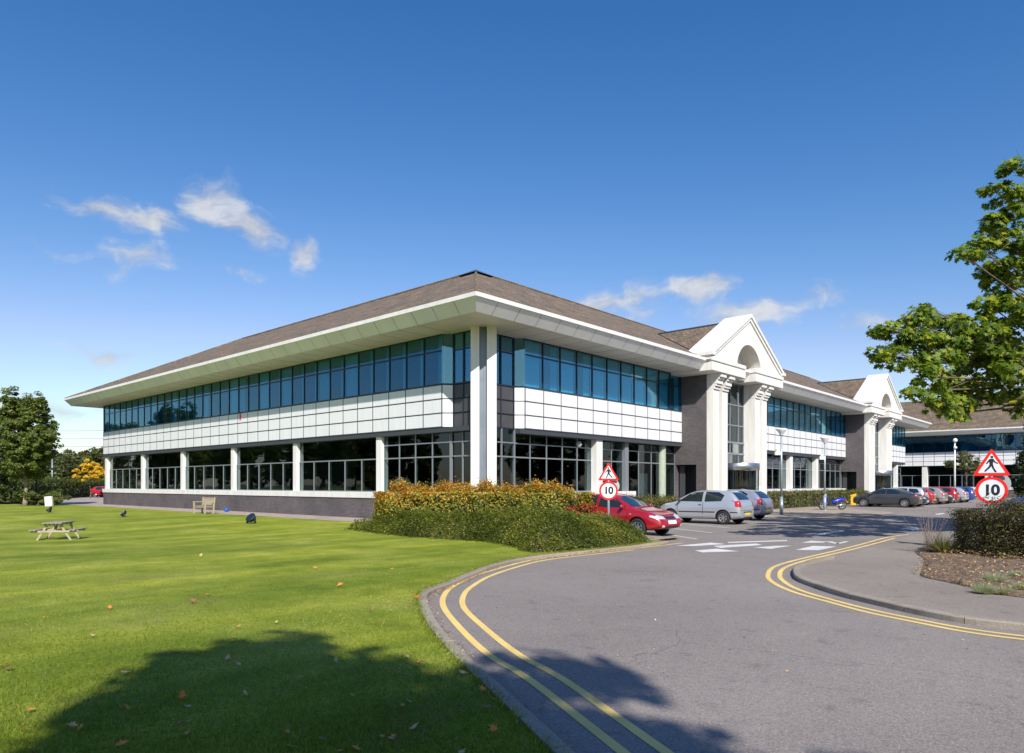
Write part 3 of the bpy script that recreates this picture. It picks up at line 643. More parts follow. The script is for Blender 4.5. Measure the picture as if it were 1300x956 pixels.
# ------------------------------------------------------------------ office building
OB = empty('office_building', (0,0,0), 0, 'white two-storey office block with blue ribbon windows, grey slate roof and two white gabled entrances', 'office building')
ZB, ZT, ZS = 4.2, 6.06, 8.28
def frame_fn(kind, off=0):
    if kind == 'L': return lambda s, n, z: (-n+off, s, z)
    return lambda s, n, z: (s, -n+off, z)
def tbox(mb, T, s0, s1, n0, n1, z0, z1):
    p = T(s0, n0, z0); q = T(s1, n1, z1); mb.box(p[0], q[0], p[1], q[1], p[2], q[2])
_pane = {}
rb = random.Random(5)
def upper(root, T, s0, s1, k, blinds=True, ng=-.06, den=.45, gm='glass_up'):
    step = (s1-s0)/k
    pn = MB()
    rows = [(ZB, 4.80), (4.82, 5.42), (5.44, 6.04)]
    for i in range(k):
        for (a, b) in rows:
            tbox(pn, T, s0+i*step+.026, s0+(i+1)*step-.026, -.02, .004, a+.020, b-.020)
    pn.build('cladding_panel', M['white_panel'], root)
    pj = MB()
    for i in range(k+1): tbox(pj, T, s0+i*step-.027, s0+i*step+.027, -.02, .006, ZB+.01, ZT-.01)
    for z_ in (ZB+.01, 4.81, 5.43, ZT-.01): tbox(pj, T, s0, s1, -.02, .0045, z_-.024, z_+.024)
    pj.build('panel_joint', M['joint'], root)
    bk = MB(); tbox(bk, T, s0, s1, -.5, -.012, ZB-.02, ZT+.02); tbox(bk, T, s0, s1, -.9, -.5, ZB, ZT); bk.build('cladding_backing', M['joint'], root)
    fr = MB()
    for i in range(k+1):
        s = s0+i*step; tbox(fr, T, s-.022, s+.022, -.12, -.02, ZT+.02, ZS-.01)
    tbox(fr, T, s0, s1, -.12, -.018, ZT, ZT+.05); tbox(fr, T, s0, s1, -.12, -.018, 7.52, 7.57); tbox(fr, T, s0, s1, -.12, -.018, ZS-.07, ZS+.0)
    fr.build('window_frame', M['frame_dark'], root)
    for i in range(k):
        a = s0+i*step+.022; b = s0+(i+1)*step-.022
        w = MB(); tbox(w, T, a, b, ng-.006, ng, ZT+.05, ZS-.07); wo = w.build('window', M[gm], root)
        if blinds:
            bl = MB(); x = a+.02
            mode = rb.random()
            while x < b-.09:
                wdt = .085
                if mode < den or (mode < den+.3 and x > a+.55*(b-a)) or (mode >= den+.3 and x < a+.3*(b-a)):
                    tbox(bl, T, x, x+wdt, ng-.13-.02*rb.random(), ng-.12, ZT+.06, ZS-.1)
                x += wdt+.012
            if bl.v: bl.build('blind', M['blind'], wo)
def lower(root, T, s0, s1, k, ng, full=False, sill=True):
    step = (s1-s0)/k
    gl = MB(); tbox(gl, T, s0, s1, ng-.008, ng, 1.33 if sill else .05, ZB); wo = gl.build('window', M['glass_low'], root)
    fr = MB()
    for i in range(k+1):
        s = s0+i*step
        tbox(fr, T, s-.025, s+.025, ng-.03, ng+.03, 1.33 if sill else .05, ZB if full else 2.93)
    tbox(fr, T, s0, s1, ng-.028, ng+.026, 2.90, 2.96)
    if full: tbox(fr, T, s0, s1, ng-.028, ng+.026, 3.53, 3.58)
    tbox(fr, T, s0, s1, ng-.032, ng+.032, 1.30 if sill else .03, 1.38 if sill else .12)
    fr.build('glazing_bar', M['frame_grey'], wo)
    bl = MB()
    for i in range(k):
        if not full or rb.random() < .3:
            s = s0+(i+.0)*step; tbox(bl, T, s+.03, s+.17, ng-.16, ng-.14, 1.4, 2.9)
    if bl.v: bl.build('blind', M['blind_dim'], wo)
# interior core so the glass looks into dark rooms
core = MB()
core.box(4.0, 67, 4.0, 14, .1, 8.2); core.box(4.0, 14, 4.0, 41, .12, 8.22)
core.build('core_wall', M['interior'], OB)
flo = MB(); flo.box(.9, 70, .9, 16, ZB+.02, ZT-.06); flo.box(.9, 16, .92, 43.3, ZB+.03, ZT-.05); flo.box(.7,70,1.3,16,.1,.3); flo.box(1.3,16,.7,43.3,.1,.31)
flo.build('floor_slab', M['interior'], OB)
# left (lawn) facade
TL = frame_fn('L'); TR = frame_fn('R')
upper(OB, TL, 2.09, 44.0, 34, den=.22, gm='glass_left')
piers_L = [6.74, 14.28, 21.55, 28.95, 36.05]
edges = [1.9]+[p for p in piers_L]+[43.4]
for i in range(6):
    a = edges[i]+(.18 if i else 0); b = edges[i+1]-(.18 if i < 5 else 0)
    lower(OB, TL, a, b, 5 if i else 4, -.33, full=(i == 0))
for p in piers_L:
    mb = MB(); tbox(mb, TL, p-.20, p+.20, -.55, -.13, 1.335, ZB-.03); mb.build('pier', M['white_paint'], OB, bevel=.01)
mb = MB(); tbox(mb, TL, 43.5, 43.95, -.55, -.10, 1.335, ZB-.03); mb.build('pier', M['white_paint'], OB, bevel=.01)
mb = MB(); tbox(mb, TL, .40, 44.06, -.8, .05, 1.04, 1.33); mb.build('window_sill', M['white_paint'], OB, bevel=.012)
mb = MB(); tbox(mb, TL, .45, 44.0, -.8, 0, 0, 1.04); mb.build('base_wall', M['brick'], OB)
mb = MB(); tbox(mb, TL, .45, 44.0, -.9, -.02, 3.98, ZB-.022); mb.build('bay_soffit', M['joint'], OB)
# end wall far left
mb = MB(); mb.box(.9, 16, 43.4, 43.9, 0, ZS); mb.box(0.0,.9,43.95,44.0,ZB,ZS); mb.build('end_wall', M['brick'], OB)
# right (entrance) facade in three stretches
def stretch(s0, s1, k, piers, door=False):
    upper(OB, TR, s0, s1, k, den=.70)
    ed = [s0]+piers+[s1]
    for i in range(len(ed)-1):
        a = ed[i]+(.24 if i else -.3); b = ed[i+1]-(.24 if i < len(ed)-2 else 0)
        lst = i == len(ed)-2
        lower(OB, TR, a, b, max(2, round((b-a)/1.3)), -.50, full=True, sill=not (door and lst))
    for p in piers:
        mb = MB(); tbox(mb, TR, p-.26, p+.26, -.75, -.12, 1.335, ZB-.03); mb.build('pier', M['white_paint'], OB, bevel=.01)
    e = piers[-1]+3.2 if door else s1
    mb = MB(); tbox(mb, TR, s0-.3, e, -.8, .05, 1.04, 1.33); mb.build('window_sill', M['white_paint'], OB, bevel=.012)
    mb = MB(); tbox(mb, TR, s0-.3, e, -.8, 0, 0, 1.04); mb.build('base_wall', M['brick'], OB)
    mb = MB(); tbox(mb, TR, s0-.3, s1, -.9, -.02, 3.98, ZB-.022); mb.build('bay_soffit', M['joint'], OB)
stretch(3.12, 17.49, 11, [9.1], True)
stretch(25.31, 48.64, 18, [29.6, 35.5, 41.4])
stretch(56.46, 70.6, 11, [62.3, 67.6])
# corner notch: chamfered returns, dark spandrels, recessed glass
cfs = [MB(), MB()]; sp = MB(); cfb = MB()
for (a, b) in [(ZB, 4.80), (4.82, 5.42), (5.44, 6.04)]:
    for cf, p, q in ((cfs[0],(3.10,-.005),(2.76,.335)), (cfs[1],(-.005,2.07),(.335,1.73))):
        p = Vector((p[0],p[1],0)); q = Vector((q[0],q[1],0)); d = (q-p); nn = Vector((d.y,-d.x,0)).normalized()
        if nn.dot(Vector((-1,-1,0))) < 0: nn = -nn
        cf.obox((p+q)/2 + Vector((0,0,(a+b)/2)) - nn*.02, d*.46, nn*.02, (0,0,(b-a)/2-.014))
    sp.box(.42, 2.72, .36, .42, a+.02, b-.02); sp.box(.36, .42, .42, 1.70, a+.02, b-.02)
sp.build('spandrel_panel', M['spandrel'], OB)
for (p, q) in (((3.12,.03),(2.79,.37)), ((.03,2.09),(.37,1.76))):
    p = Vector((p[0],p[1],0)); q = Vector((q[0],q[1],0)); d = q-p
    cfb.add([p+Vector((0,0,ZB)), q+Vector((0,0,ZB)), q+Vector((0,0,ZT)), p+Vector((0,0,ZT))], [(0,1,2,3)])
cfb.build('return_backing', M['joint'], OB)
for cf in cfs: cf.build('return_panel', M['white_panel'], OB)
for (x0,x1,y0,y1,n_) in ((.46,2.74,.385,.39,'R'), (.385,.39,.46,1.72,'L')):
    w = MB(); w.box(x0,x1,y0,y1,ZT+.04,ZS-.03); w.build('corner_window', M['glass_up'], OB)
    w = MB(); w.box(x0,x1,y0,y1,1.33,ZB-.02); w.build('corner_window', M['glass_low'], OB)
for (p, q) in (((3.12,.0),(2.76,.36)), ((0,2.09),(.36,1.73))):
    w = MB(); w.add([(p[0],p[1],ZT+.04),(q[0],q[1],ZT+.04),(q[0],q[1],ZS-.05),(p[0],p[1],ZS-.05)], [(0,1,2,3)]); w.build('corner_window', M['glass_up'], OB)
fr = MB()
for z0, z1 in ((ZT-.01,ZT+.05),(7.52,7.57),(ZS-.07,ZS-.005),(5.42,5.44),(4.80,4.82),(ZB-.03,ZB+.02)):
    fr.box(.38,2.76,.33,.40,z0,z1); fr.box(.33,.40,.40,1.73,z0,z1)
for x in (1.0, 1.9, 2.76): fr.box(x-.025,x+.025,.325,.41,ZB,ZS-.01)
for y in (1.1, 1.73): fr.box(.325,.41,y-.025,y+.025,ZB,ZS-.01)
fr.build('window_frame', M['frame_dark'], OB)
fr = MB()
for z0, z1 in ((2.90,2.96),(3.53,3.58),(1.30,1.38)):
    fr.box(.40,2.9,.33,.42,z0,z1); fr.box(.33,.42,.42,1.9,z0,z1)
for x in (1.15, 1.95, 2.80): fr.box(x-.025,x+.025,.325,.41,1.33,ZB-.03)
for y in (1.15, 1.85): fr.box(.325,.41,y-.025,y+.025,1.33,ZB-.03)
fr.build('glazing_bar', M['frame_grey'], OB)
mb = MB(); mb.box(.3,2.9,.3,.9,0,1.3); mb.box(.31,.9,.31,2,0,1.29); mb.build('base_wall', M['brick'], OB)
rt = Vector((.670,-.7427,0)); fw = Vector((.7425,.6696,0))
for c in ((.02,.06),(.48,-.46)):
    mb = MB(); mb.obox(Vector((c[0],c[1],ZS/2)), rt*(.20 if c[0] > .1 else .18), fw*.16, (0,0,ZS/2)); mb.build('corner_column', M['cream_stone'], OB, bevel=.015)
mb = MB(); c = Vector((.27,-.16,0))
mb.obox(c+fw*.06+Vector((0,0,ZS/2)), rt*.17, fw*.03, (0,0,ZS/2-.01)); 
for zz in (1.5, 4.15, 6.1): mb.obox(c+fw*.05+Vector((0,0,zz)), rt*.168, fw*.03, (0,0,.012))
mb.obox(c+fw*.03+rt*.05+Vector((0,0,ZS/2)), rt*.02, fw*.03, (0,0,ZS/2-.02))
mb.build('column_infill', M['grey_metal'], OB)
# eaves: soffit, sloping fascia, white edge
E_, EI = 2.23, 1.85
L1, L2, WG = 70.6, 44.0, 16.16
def perim(e): return [(-e,-e),(L1+e,-e),(L1+e,WG+e),(WG+e,WG+e),(WG+e,L2+e),(-e,L2+e)]
so = MB(); P0 = perim(EI); so.prism(P0, lambda p,q,d: (p,q,d), ZS-.02, ZS+.03); so.build('soffit', M['soffit'], OB)
sl = MB()
for x in np.arange(1.6, L1, 1.3): sl.box(x-.006, x+.006, -EI+.02, -.02, ZS-.024, ZS-.018)
for y in np.arange(1.6, L2, 1.3): sl.box(-EI+.02, -.02, y-.006, y+.006, ZS-.024, ZS-.018)
sl.build('soffit_joint', M['joint'], OB)
fa = MB(); ed_ = MB(); jt = MB()
a_, b_, c_ = perim(EI), perim(E_-.01), perim(E_)
for i in range(6):
    j = (i+1) % 6
    fa.add([(*a_[i],ZS-.04),(*a_[j],ZS-.04),(*b_[j],8.69),(*b_[i],8.69)], [(0,1,2,3)])
ped = lambda s: any(abs(s-c) < 5.1 for c in (21.4, 52.55))
for x in np.arange(-1.0, L1+1.5, 1.3):
    jt.add([(x-.008,-EI-.004,ZS-.045),(x+.008,-EI-.004,ZS-.045),(x+.008,-E_+.006,8.68),(x-.008,-E_+.006,8.68)], [(0,1,2,3)])
for y in np.arange(-1.0, L2+1.5, 1.25):
    jt.add([(-EI-.004,y-.008,ZS-.045),(-EI-.004,y+.008,ZS-.045),(-E_+.006,y+.008,8.68),(-E_+.006,y-.008,8.68)], [(0,1,2,3)])
fa.mi = 1; fa.add(jt.v, jt.f); fa.build('fascia', [M['fascia'], M['joint']], OB)
for i in range(6):
    j = (i+1) % 6; o_ = perim(E_+.03); n_ = perim(E_-.14)
    ed_.add([(*b_[i],8.69),(*b_[j],8.69),(*o_[j],8.70),(*o_[i],8.70),(*o_[i],8.86),(*o_[j],8.86),(*n_[j],8.87),(*n_[i],8.87)], [(0,1,2,3),(3,2,5,4),(4,5,6,7)])
ed_.build('eaves_trim', M['white_paint'], OB)
# roof
ZR = 13.98; ZE = 8.84; e = E_-.02; ap = (8.08,8.08,ZR)
rf = MB(); p = perim(e); R1 = (L1-8.08,8.08,ZR); R2 = (8.08,L2-8.08,ZR)
pv = [(*q,ZE) for q in p]
rf.add(pv+[ap,R1,R2], [(0,1,7,6),(1,2,7),(2,3,6,7),(5,0,6,8),(4,5,8),(3,4,8,6)])
rf.build('roof', M['roof'], OB)
cp = MB(); 
for q in (R1, R2): cp.tube((ap[0],ap[1],ZR+.02), (q[0],q[1],ZR+.02), .09, n=6)
for q, r in ((pv[0],ap),(pv[1],R1),(pv[5],R2)): cp.tube(Vector(q)+Vector((0,0,.02)), Vector(r)+Vector((0,0,.02)), .075, n=6)
cp.build('ridge_tile', M['roof'], OB)
vent = MB(); vent.add([(8.08,8.08,ZR+.16)]+[(8.08+u*.75,8.08+v*.75,ZR-.24) for u,v in ((-1,-1),(1,-1),(1,1),(-1,1))], [(0,1,2),(0,2,3),(0,3,4),(0,4,1)]); vent.build('ridge_cap', mat('lead_cap', (.10,.12,.15), .5, .3), OB)

# porticoes
def portico(cx, detail=True):
    PO = bpy.data.objects.new('portico', None); link(PO, OB); PO.location = (cx,0,0)
    hw = 3.9
    # brick side walls
    for sgn in (-1, 1):
        xa = sgn*hw; xb = sgn*(hw-.35)
        if sgn < 0:
            mb = MB()
            poly = [(1.6,0),(.42,0),(.42,2.88),(-.94,2.88),(-.94,0),(-1.60,0),(-1.60,ZS-.15),(1.6,ZS-.15)]
            mb.prism(poly, lambda p_,q_,d: (d,p_,q_), xa-.02, xb); mb.build('side_wall', M['brick'], PO)
            mb = MB(); mb.box(xb+.9, xb+.92, -1.0, .5, 0, 2.95); mb.build('doorway_back', M['joint'], PO)
            mb = MB(); mb.box(xb+.02, xb+.06, .0, .36, .02, 2.84); mb.build('open_door', M['joint'], PO)
        else:
            mb = MB(); mb.box(xa+.02, xb, 1.6, -1.60, 0, ZS-.15); mb.build('side_wall', M['brick'], PO)
    # paired columns
    for x0 in (-hw, 2.0):
        mb = MB()
        mb.box(x0, x0+1.9, -1.62, -1.22, 0, 8.148)
        mb.build('pier', M['cream_stone'], PO)
        for k in (0, 1):
            xx = x0+.002 if k == 0 else x0+1.148
            mb = MB(); mb.box(xx, xx+.75, -2.02, -1.615, 0, 7.25)
            mb.box(xx+.004, xx+.746, -2.05, -1.615, .003, .35)
            # stepped bracket
            for q, (z0, z1, d) in enumerate(((7.25,7.42,2.10),(7.42,7.55,2.20),(7.55,7.80,2.28),(7.80,7.92,2.38),(7.92,8.15,2.50))):
                mb.box(xx+.003*q, xx+.747-.003*q, -d, -1.615, z0+.002, z1)
            mb.build('column', M['cream_stone'], PO, bevel=.02)
    # entablature blocks, broken in the middle
    for (a, b) in ((-5.2,-.76),(.76,5.2)):
        mb = MB(); mb.box(a, b, -2.60, .3, 8.15, 8.62); mb.box(a+.04, b-.04, -2.56, .3, 8.62, 8.70); mb.box(a-.02, b+.02, -2.63, .3, 8.70, 8.92)
        mb.build('entablature', M['cream_stone'], PO, bevel=.015)
    mb = MB(); mb.box(-.75, .75, -1.35, -1.1, 8.16, 8.9); mb.build('lintel', M['cream_stone'], PO)
    # pediment with arch
    arch = [(-1.72,8.925)] + [(1.85*cos(t), 8.46+1.85*sin(t)) for t in np.linspace(pi-.38, .38, 25)] + [(1.72,8.925)]
    poly = [(-5.05,8.925)] + arch + [(5.05,8.925),(5.05,9.08),(0,11.95),(-5.05,9.08)]
    mb = MB(); mb.prism(poly, lambda p_,q_,d: (p_,d,q_), -2.50, -1.35); mb.build('pediment', M['cream_stone'], PO)
    mb = MB(); mb.prism([(-5.0,8.925),(5.0,8.925),(5.0,9.06),(0,11.92),(-5.0,9.06)], lambda p_,q_,d: (p_,d,q_), -1.34, -.95); mb.build('pediment_back', M['cream_stone'], PO)
    mb = MB()
    def rake(s, w0, w1, y0, y1):
        ux, uz = 5.25/6.05, 3.0/6.05
        top = (0, 12.22-w0); 
        a = (s*5.32, 12.22-w0-5.32*.571); b = (s*5.32, 12.22-w1-5.32*.571); c = (0, 12.22-w1)
        mb.prism([top, a, b, c] if s > 0 else [top, c, b, a], lambda p_,q_,d: (p_,d,q_), y0, y1)
    for s in (-1, 1):
        rake(s, 0, .20, -2.66, -.88); rake(s, .202, .42, -2.58, -1.0)
    # cornice returns at the ends
    for s in (-1, 1):
        x0, x1 = (s*5.42, s*4.3)
        mb.box(x0, s*5.0, -2.70, -1.0, 8.99, 9.17)
    mb.build('rake_moulding', M['cream_stone'], PO)
    # cross gable roof behind
    mb = MB()
    for s in (-1, 1):
        mb.add([(0,-.9,11.90),(0,3.95,11.90),(s*4.25,-.9,9.475),(s*5.25,-2.1,8.92)], [(0,1,3,2) if s < 0 else (0,2,3,1)])
    mb.build('gable_roof', M['roof'], PO)
    fl = MB()
    for s in (-1, 1): fl.tube((0,3.9,11.90),(s*5.2,-2.1,8.93), .05, n=6)
    fl.tube((0,-.9,11.93),(0,3.9,11.93), .06, n=6); fl.build('flashing', M['joint'], PO)
    # tall glazing
    gl = MB(); gl.box(-2.0, 2.0, -1.21, -1.2, .05, 8.16); g_ = gl.build('entrance_glazing', M['glass_low'], PO)
    fr = MB()
    for x in (-1.95,-1.2,0,1.2,1.95): fr.box(x-.03,x+.03,-1.27,-1.15,3.0,8.15)
    for z in (8.1, 5.45, 6.75): fr.box(-2,2,-1.265,-1.155,z-.035,z+.035)
    for z in (4.35, 3.65): fr.box(-2,2,-1.30,-1.15,z-.06,z+.06)
    for x in (-1.95, 1.95): fr.box(x-.04,x+.04,-1.27,-1.15,0,3)
    fr.build('glazing_bar', M['frame_grey'], g_)
    pnl = MB(); pnl.box(.35,1.15,-1.25,-1.215,3.72,4.28); pnl.box(-.4,.3,-1.25,-1.215,3.05,3.58); pnl.build('panel', M['steel'], g_)
    bk = MB(); bk.box(-1.9,1.9,2.4,2.5,0,8.1); bk.box(-1.95,-1.9,-1.1,2.5,0,8.1); bk.box(1.9,1.95,-1.1,2.5,0,8.1); bk.build('lobby_wall', M['interior'], PO)
    # revolving door
    rd = MB(); rd.smooth = True; rd.lathe([(0,3.0),(1.28,3.0),(1.30,2.98),(1.30,2.60),(1.28,2.58),(0,2.58)], (0,-1.75,0), n=40); d_ = rd.build('revolving_door', M['steel'], PO)
    gg = MB(); gg.smooth = True; gg.lathe([(1.24,.03),(1.24,2.58)], (0,-1.75,0), n=40); gg.build('door_glass', M['glass_low'], d_)
    ff = MB()
    for i in range(8):
        t = i*pi/4+.2; ff.tube((1.25*cos(t),-1.75+1.25*sin(t),0),(1.25*cos(t),-1.75+1.25*sin(t),2.6),.03,n=6)
    ff.box(-1.1,1.1,-1.77,-1.73,0,2.55); ff.box(-.02,.02,-2.85,-.7,.02,2.55)
    ff.build('door_leaf', M['frame_dark'], d_)
    nt_ = MB(); nt_.box(.2,.55,-3.02,-3.01,1.25,1.6); nt_.build('notice', M['white_sign'], d_)
portico(21.4); portico(52.55)
# side door, green column, yellow notice, diagonal stair seen by the side door
mb = MB(); mb.box(13.55,14.55,.62,.70,.05,2.25); mb.box(13.55,13.63,.60,.72,.03,2.3); mb.box(14.47,14.55,.60,.72,.03,2.3); mb.box(13.55,14.55,.601,.719,2.22,2.32); mb.build('side_door', M['frame_grey'], OB)
mb = MB(); mb.smooth = True; mb.lathe([(.24,0),(.24,3.98)], (15.9,.45,0), n=20); mb.build('round_column', M['green_col'], OB)
mb = MB(); mb.box(12.2,12.75,.70,.72,1.45,2.1); mb.build('wall_notice', M['yellow_plastic'], OB)
mb = MB(); mb.box(11.75,12.1,.3,.85,0,3.98); mb.build('grey_post', M['frame_grey'], OB)
mb = MB(); mb.obox((10.9,1.5,2.0),(.75,0,.65),(0,.4,0),(.05,0,-.08)); mb.build('stair', M['interior_lt'], OB)
mb = MB(); mb.smooth = True; mb.lathe([(.0,.17),(.1,.14),(.17,0),(.1,-.14),(0,-.17)], (7.75,.45,3.72), n=16); mb.build('globe_light', mat('dim_globe', (.45,.46,.48), .3), OB)
mb = MB(); mb.box(-.03,.02,20.18,20.32,5.62,6.02); mb.build('red_marker', M['red_sign'], OB)

# far office building beyond the car park
FB = empty('office_building', (88,0,0), 0, 'far office block with wide grey roof and white banding beyond the parked cars', 'office building')
TF = lambda s, n, z: (-n, s, z)
def far_part():
    s0, s1 = -42.0, 30.0
    upper(FB, TF, s0, s1, 56, blinds=False, gm='glass_left')
    ps = [s0+.4+7.2*i for i in range(11)]
    for i in range(10): lower(FB, TF, ps[i]+.3, ps[i+1]-.3, 5, -.78, full=False)
    for p_ in ps: 
        mb = MB(); tbox(mb, TF, p_-.3, p_+.3, -.95, -.1, 1.335, ZB-.005); mb.build('pier', M['white_paint'], FB)
    mb = MB(); tbox(mb, TF, s0, s1, -.8, .05, 1.04, 1.33); mb.build('window_sill', M['white_paint'], FB)
    mb = MB(); tbox(mb, TF, s0, s1, -.8, 0, 0, 1.04); mb.build('base_wall', M['brick'], FB)
    mb = MB(); mb.box(3, 13, s0+3, s1-3, .1, 8.2); mb.build('core_wall', M['interior'], FB)
    mb = MB(); mb.box(.9, 15, s0+.9, s1-.9, ZB+.02, ZT-.05); mb.build('floor_slab', M['interior'], FB)
    def pr(e): return [(-e,s0-e),(WG+e,s0-e),(WG+e,s1+e),(-e,s1+e)]
    mb = MB(); mb.prism(pr(EI), lambda p_,q_,d: (p_,q_,d), ZS-.02, ZS+.03); mb.build('soffit', M['soffit'], FB)
    fa = MB(); ed = MB(); A, B, O, N_ = pr(EI), pr(E_-.01), pr(E_+.03), pr(E_-.14)
    for i in range(4):
        j = (i+1) % 4
        fa.add([(*A[i],ZS-.04),(*A[j],ZS-.04),(*B[j],8.69),(*B[i],8.69)], [(0,1,2,3)])
        ed.add([(*B[i],8.69),(*B[j],8.69),(*O[j],8.70),(*O[i],8.70),(*O[i],8.86),(*O[j],8.86),(*N_[j],8.87),(*N_[i],8.87)], [(0,1,2,3),(3,2,5,4),(4,5,6,7)])
    fa.build('fascia', M['fascia'], FB); ed.build('eaves_trim', M['white_paint'], FB)
    P = [(*q,ZE) for q in pr(E_-.02)]; r1 = (8.08,s0+8.08,ZR); r2 = (8.08,s1-8.08,ZR)
    mb = MB(); mb.add(P+[r1,r2], [(0,1,4),(1,2,5,4),(2,3,5),(3,0,4,5)]); mb.build('roof', M['roof'], FB)
far_part()
# __PART2__
# ================================================================== PART 2
def CP(px, py, D):
    """a surveyed point: bearing and height read off once, stored as world coordinates"""
    X = (px-650)/889*D; return Vector((CAM[0]+.670*X+.7425*D, CAM[1]-.7427*X+.6696*D, CAM[2]+(615-py)/889*D))

# ------------------------------------------------------------------ hedges and shrubs
M['core_dark'] = mat('hedge_inside', (.018,.022,.008), .95)  # near-black colour stands in for the shaded inside of a hedge
M['core_cover'] = mat('cover_inside', (.035,.045,.012), .95)  # dark colour stands in for the shaded gaps between the sprays
def hedge(name, line, w, h, leaf, n, size, label, cat='hedge', group=None, z0=0, rough=.10, top=.0, core='core_dark', tpl=T_OVAL, rnd=None, lumps=0):
    root = empty(name, (line[0][0], line[0][1], z0), 0, label, cat, group)
    L0 = Vector((line[0][0], line[0][1], z0)); mb = MB()
    segs = []
    for i in range(len(line)-1):
        a = Vector((line[i][0], line[i][1], 0)) - Vector((L0.x, L0.y, 0)); b = Vector((line[i+1][0], line[i+1][1], 0)) - Vector((L0.x, L0.y, 0))
        d = b-a; nn = Vector((-d.y, d.x, 0)).normalized(); segs.append((a, b, d.length, nn))
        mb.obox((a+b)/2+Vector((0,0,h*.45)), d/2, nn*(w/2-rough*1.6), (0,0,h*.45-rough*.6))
    mb.build('dark_core', M[core], root)  # solid dark box added inside to block the view through the leaves
    P = []; N = []; tot = sum(s[2] for s in segs)
    for a, b, L, nn in segs:
        m = int(n*L/tot); a_ = np.array(a); d_ = np.array(b-a); nv = np.array(nn)
        t = RNG.random(m); kind = RNG.random(m); area_top = w/(w+2*h)
        u = RNG.uniform(-.5, .5, m); zz = RNG.random(m)**.8
        p = a_ + t[:,None]*d_
        side = np.where(RNG.random(m) < .5, -1., 1.)
        istop = kind < area_top
        off = np.where(istop, u*w, side*w/2)
        # bulges: the side leans in at the foot and the outline wavers
        wav = .10*np.sin(t*L*3.1+1)+.07*np.sin(t*L*7.3)+.05*np.sin(zz*9+t*L*5)
        off = off + np.where(istop, 0, side*(wav*rough*7 - rough + RNG.normal(size=m)*rough*.8))
        z = np.where(istop, h + wav*rough*6 + RNG.normal(size=m)*rough*.6 + np.abs(RNG.normal(size=m))*top, zz*h)
        rnd_c = 1 - np.abs(off)/(w/2)
        z = np.where(istop, z - (1-np.clip(rnd_c*3,0,1))*rough*1.2, z)
        p = p + off[:,None]*nv; p[:,2] = z
        nrm = np.where(istop[:,None], np.array((0,0,1.)), side[:,None]*nv + np.array((0,0,.35)))
        P.append(p); N.append(nrm + RNG.normal(size=(m,3))*.55)
    # rounded ends
    for (c, dr) in ((segs[0][0], -(segs[0][1]-segs[0][0])), (segs[-1][1], segs[-1][1]-segs[-1][0])):
        dr = np.array(dr.normalized()); nv = np.array(segs[0][3]); m = int(n*w/tot*.7)
        u = RNG.uniform(-.5,.5,m); z = RNG.random(m)*h
        p = np.array(c) + dr*(np.sqrt(np.maximum(0,1-(2*u)**2))*w*.35)[:,None] + nv*(u*w)[:,None] + RNG.normal(size=(m,3))*rough*.6; p[:,2] = z
        P.append(p); N.append(dr + RNG.normal(size=(m,3))*.6 + np.array((0,0,.3)))
    for _ in range(lumps):
        a, b, L, nn = random.choice(segs); c = a.lerp(b, random.uniform(.03,.97)); sd_ = random.choice((-1,1)); r_ = random.uniform(.14,.30)
        cc = c + nn*sd_*(w/2-.10) + Vector((0,0,random.uniform(.3,1.0)*h)) if random.random() < .55 else c + nn*random.uniform(-.45,.45)*w + Vector((0,0,h-.06))
        q_, d_ = ball_pts(int(n*.0075), cc, (r_,r_,r_*.8), .3); P.append(q_); N.append(d_+RNG.normal(size=d_.shape)*.5+np.array((0,0,.3)))
    P = np.vstack(P); N = np.vstack(N)
    leaf_mesh('foliage', P, N, size*(.6+.8*RNG.random(len(P))), M[leaf], tpl, parent=root, rnd=rnd(P) if rnd else None)
    return root
# autumn hedge round the corner of the building
HA, HB = (-4.45,-.25), (-1.25,-6.0)
def orange_rnd(P):
    r = RNG.random(len(P)); hgt = np.clip(P[:,2]/1.6, 0, 1)
    return np.clip(r*.80 + .02 + .16*np.sin(P[:,0]*2.3+P[:,1]*1.6+P[:,2]*2) + (hgt-.6)*.30, 0, 1)
oh = hedge('hedge', [HA, (-2.9,-3.1), HB], 1.5, 1.43, 'lf_orange', 42000, .078, 'orange and yellow autumn hedge in front of the corner columns', z0=0, rough=.14, top=.10, rnd=orange_rnd, lumps=70)
# loose shoots standing above it
sp_ = MB(); P = []; N = []
for _ in range(130):
    t = random.random(); a = Vector(HA).lerp(Vector(HB), t)-Vector(HA); x = a.x+random.uniform(-.6,.6); y = a.y+random.uniform(-.6,.6); hh = 1.42+random.random()**2*.42
    e = (x+random.gauss(0,.08), y+random.gauss(0,.08), hh); 
    for k in range(9):
        f = k/9; P.append((x+(e[0]-x)*f+random.gauss(0,.03), y+(e[1]-y)*f+random.gauss(0,.03), 1.3+(hh-1.3)*f)); N.append((random.gauss(0,1),random.gauss(0,1),.8))
leaf_mesh('shoots', P, N, .05, M['lf_orange'], T_OVAL, parent=oh)
# red-leaved shrub at its right-hand end
rs = empty('shrub', (-1.35,-6.7,.0), 0, 'small shrub with dark red leaves at the right end of the orange hedge', 'shrub')
p, d = clumps([((0,0,.72),(.5,.5,.42)),((.35,-.35,.60),.36),((-.4,.2,.8),.42)], 2600, .22, 9); leaf_mesh('foliage', p, d, .055, M['lf_red'], T_OVAL, parent=rs)
mb = MB(); [mb.tube((0,0,0),(random.uniform(-.4,.4),random.uniform(-.4,.4),.8),.015,.006,5) for _ in range(8)]; mb.build('stems', M['bark'], rs)

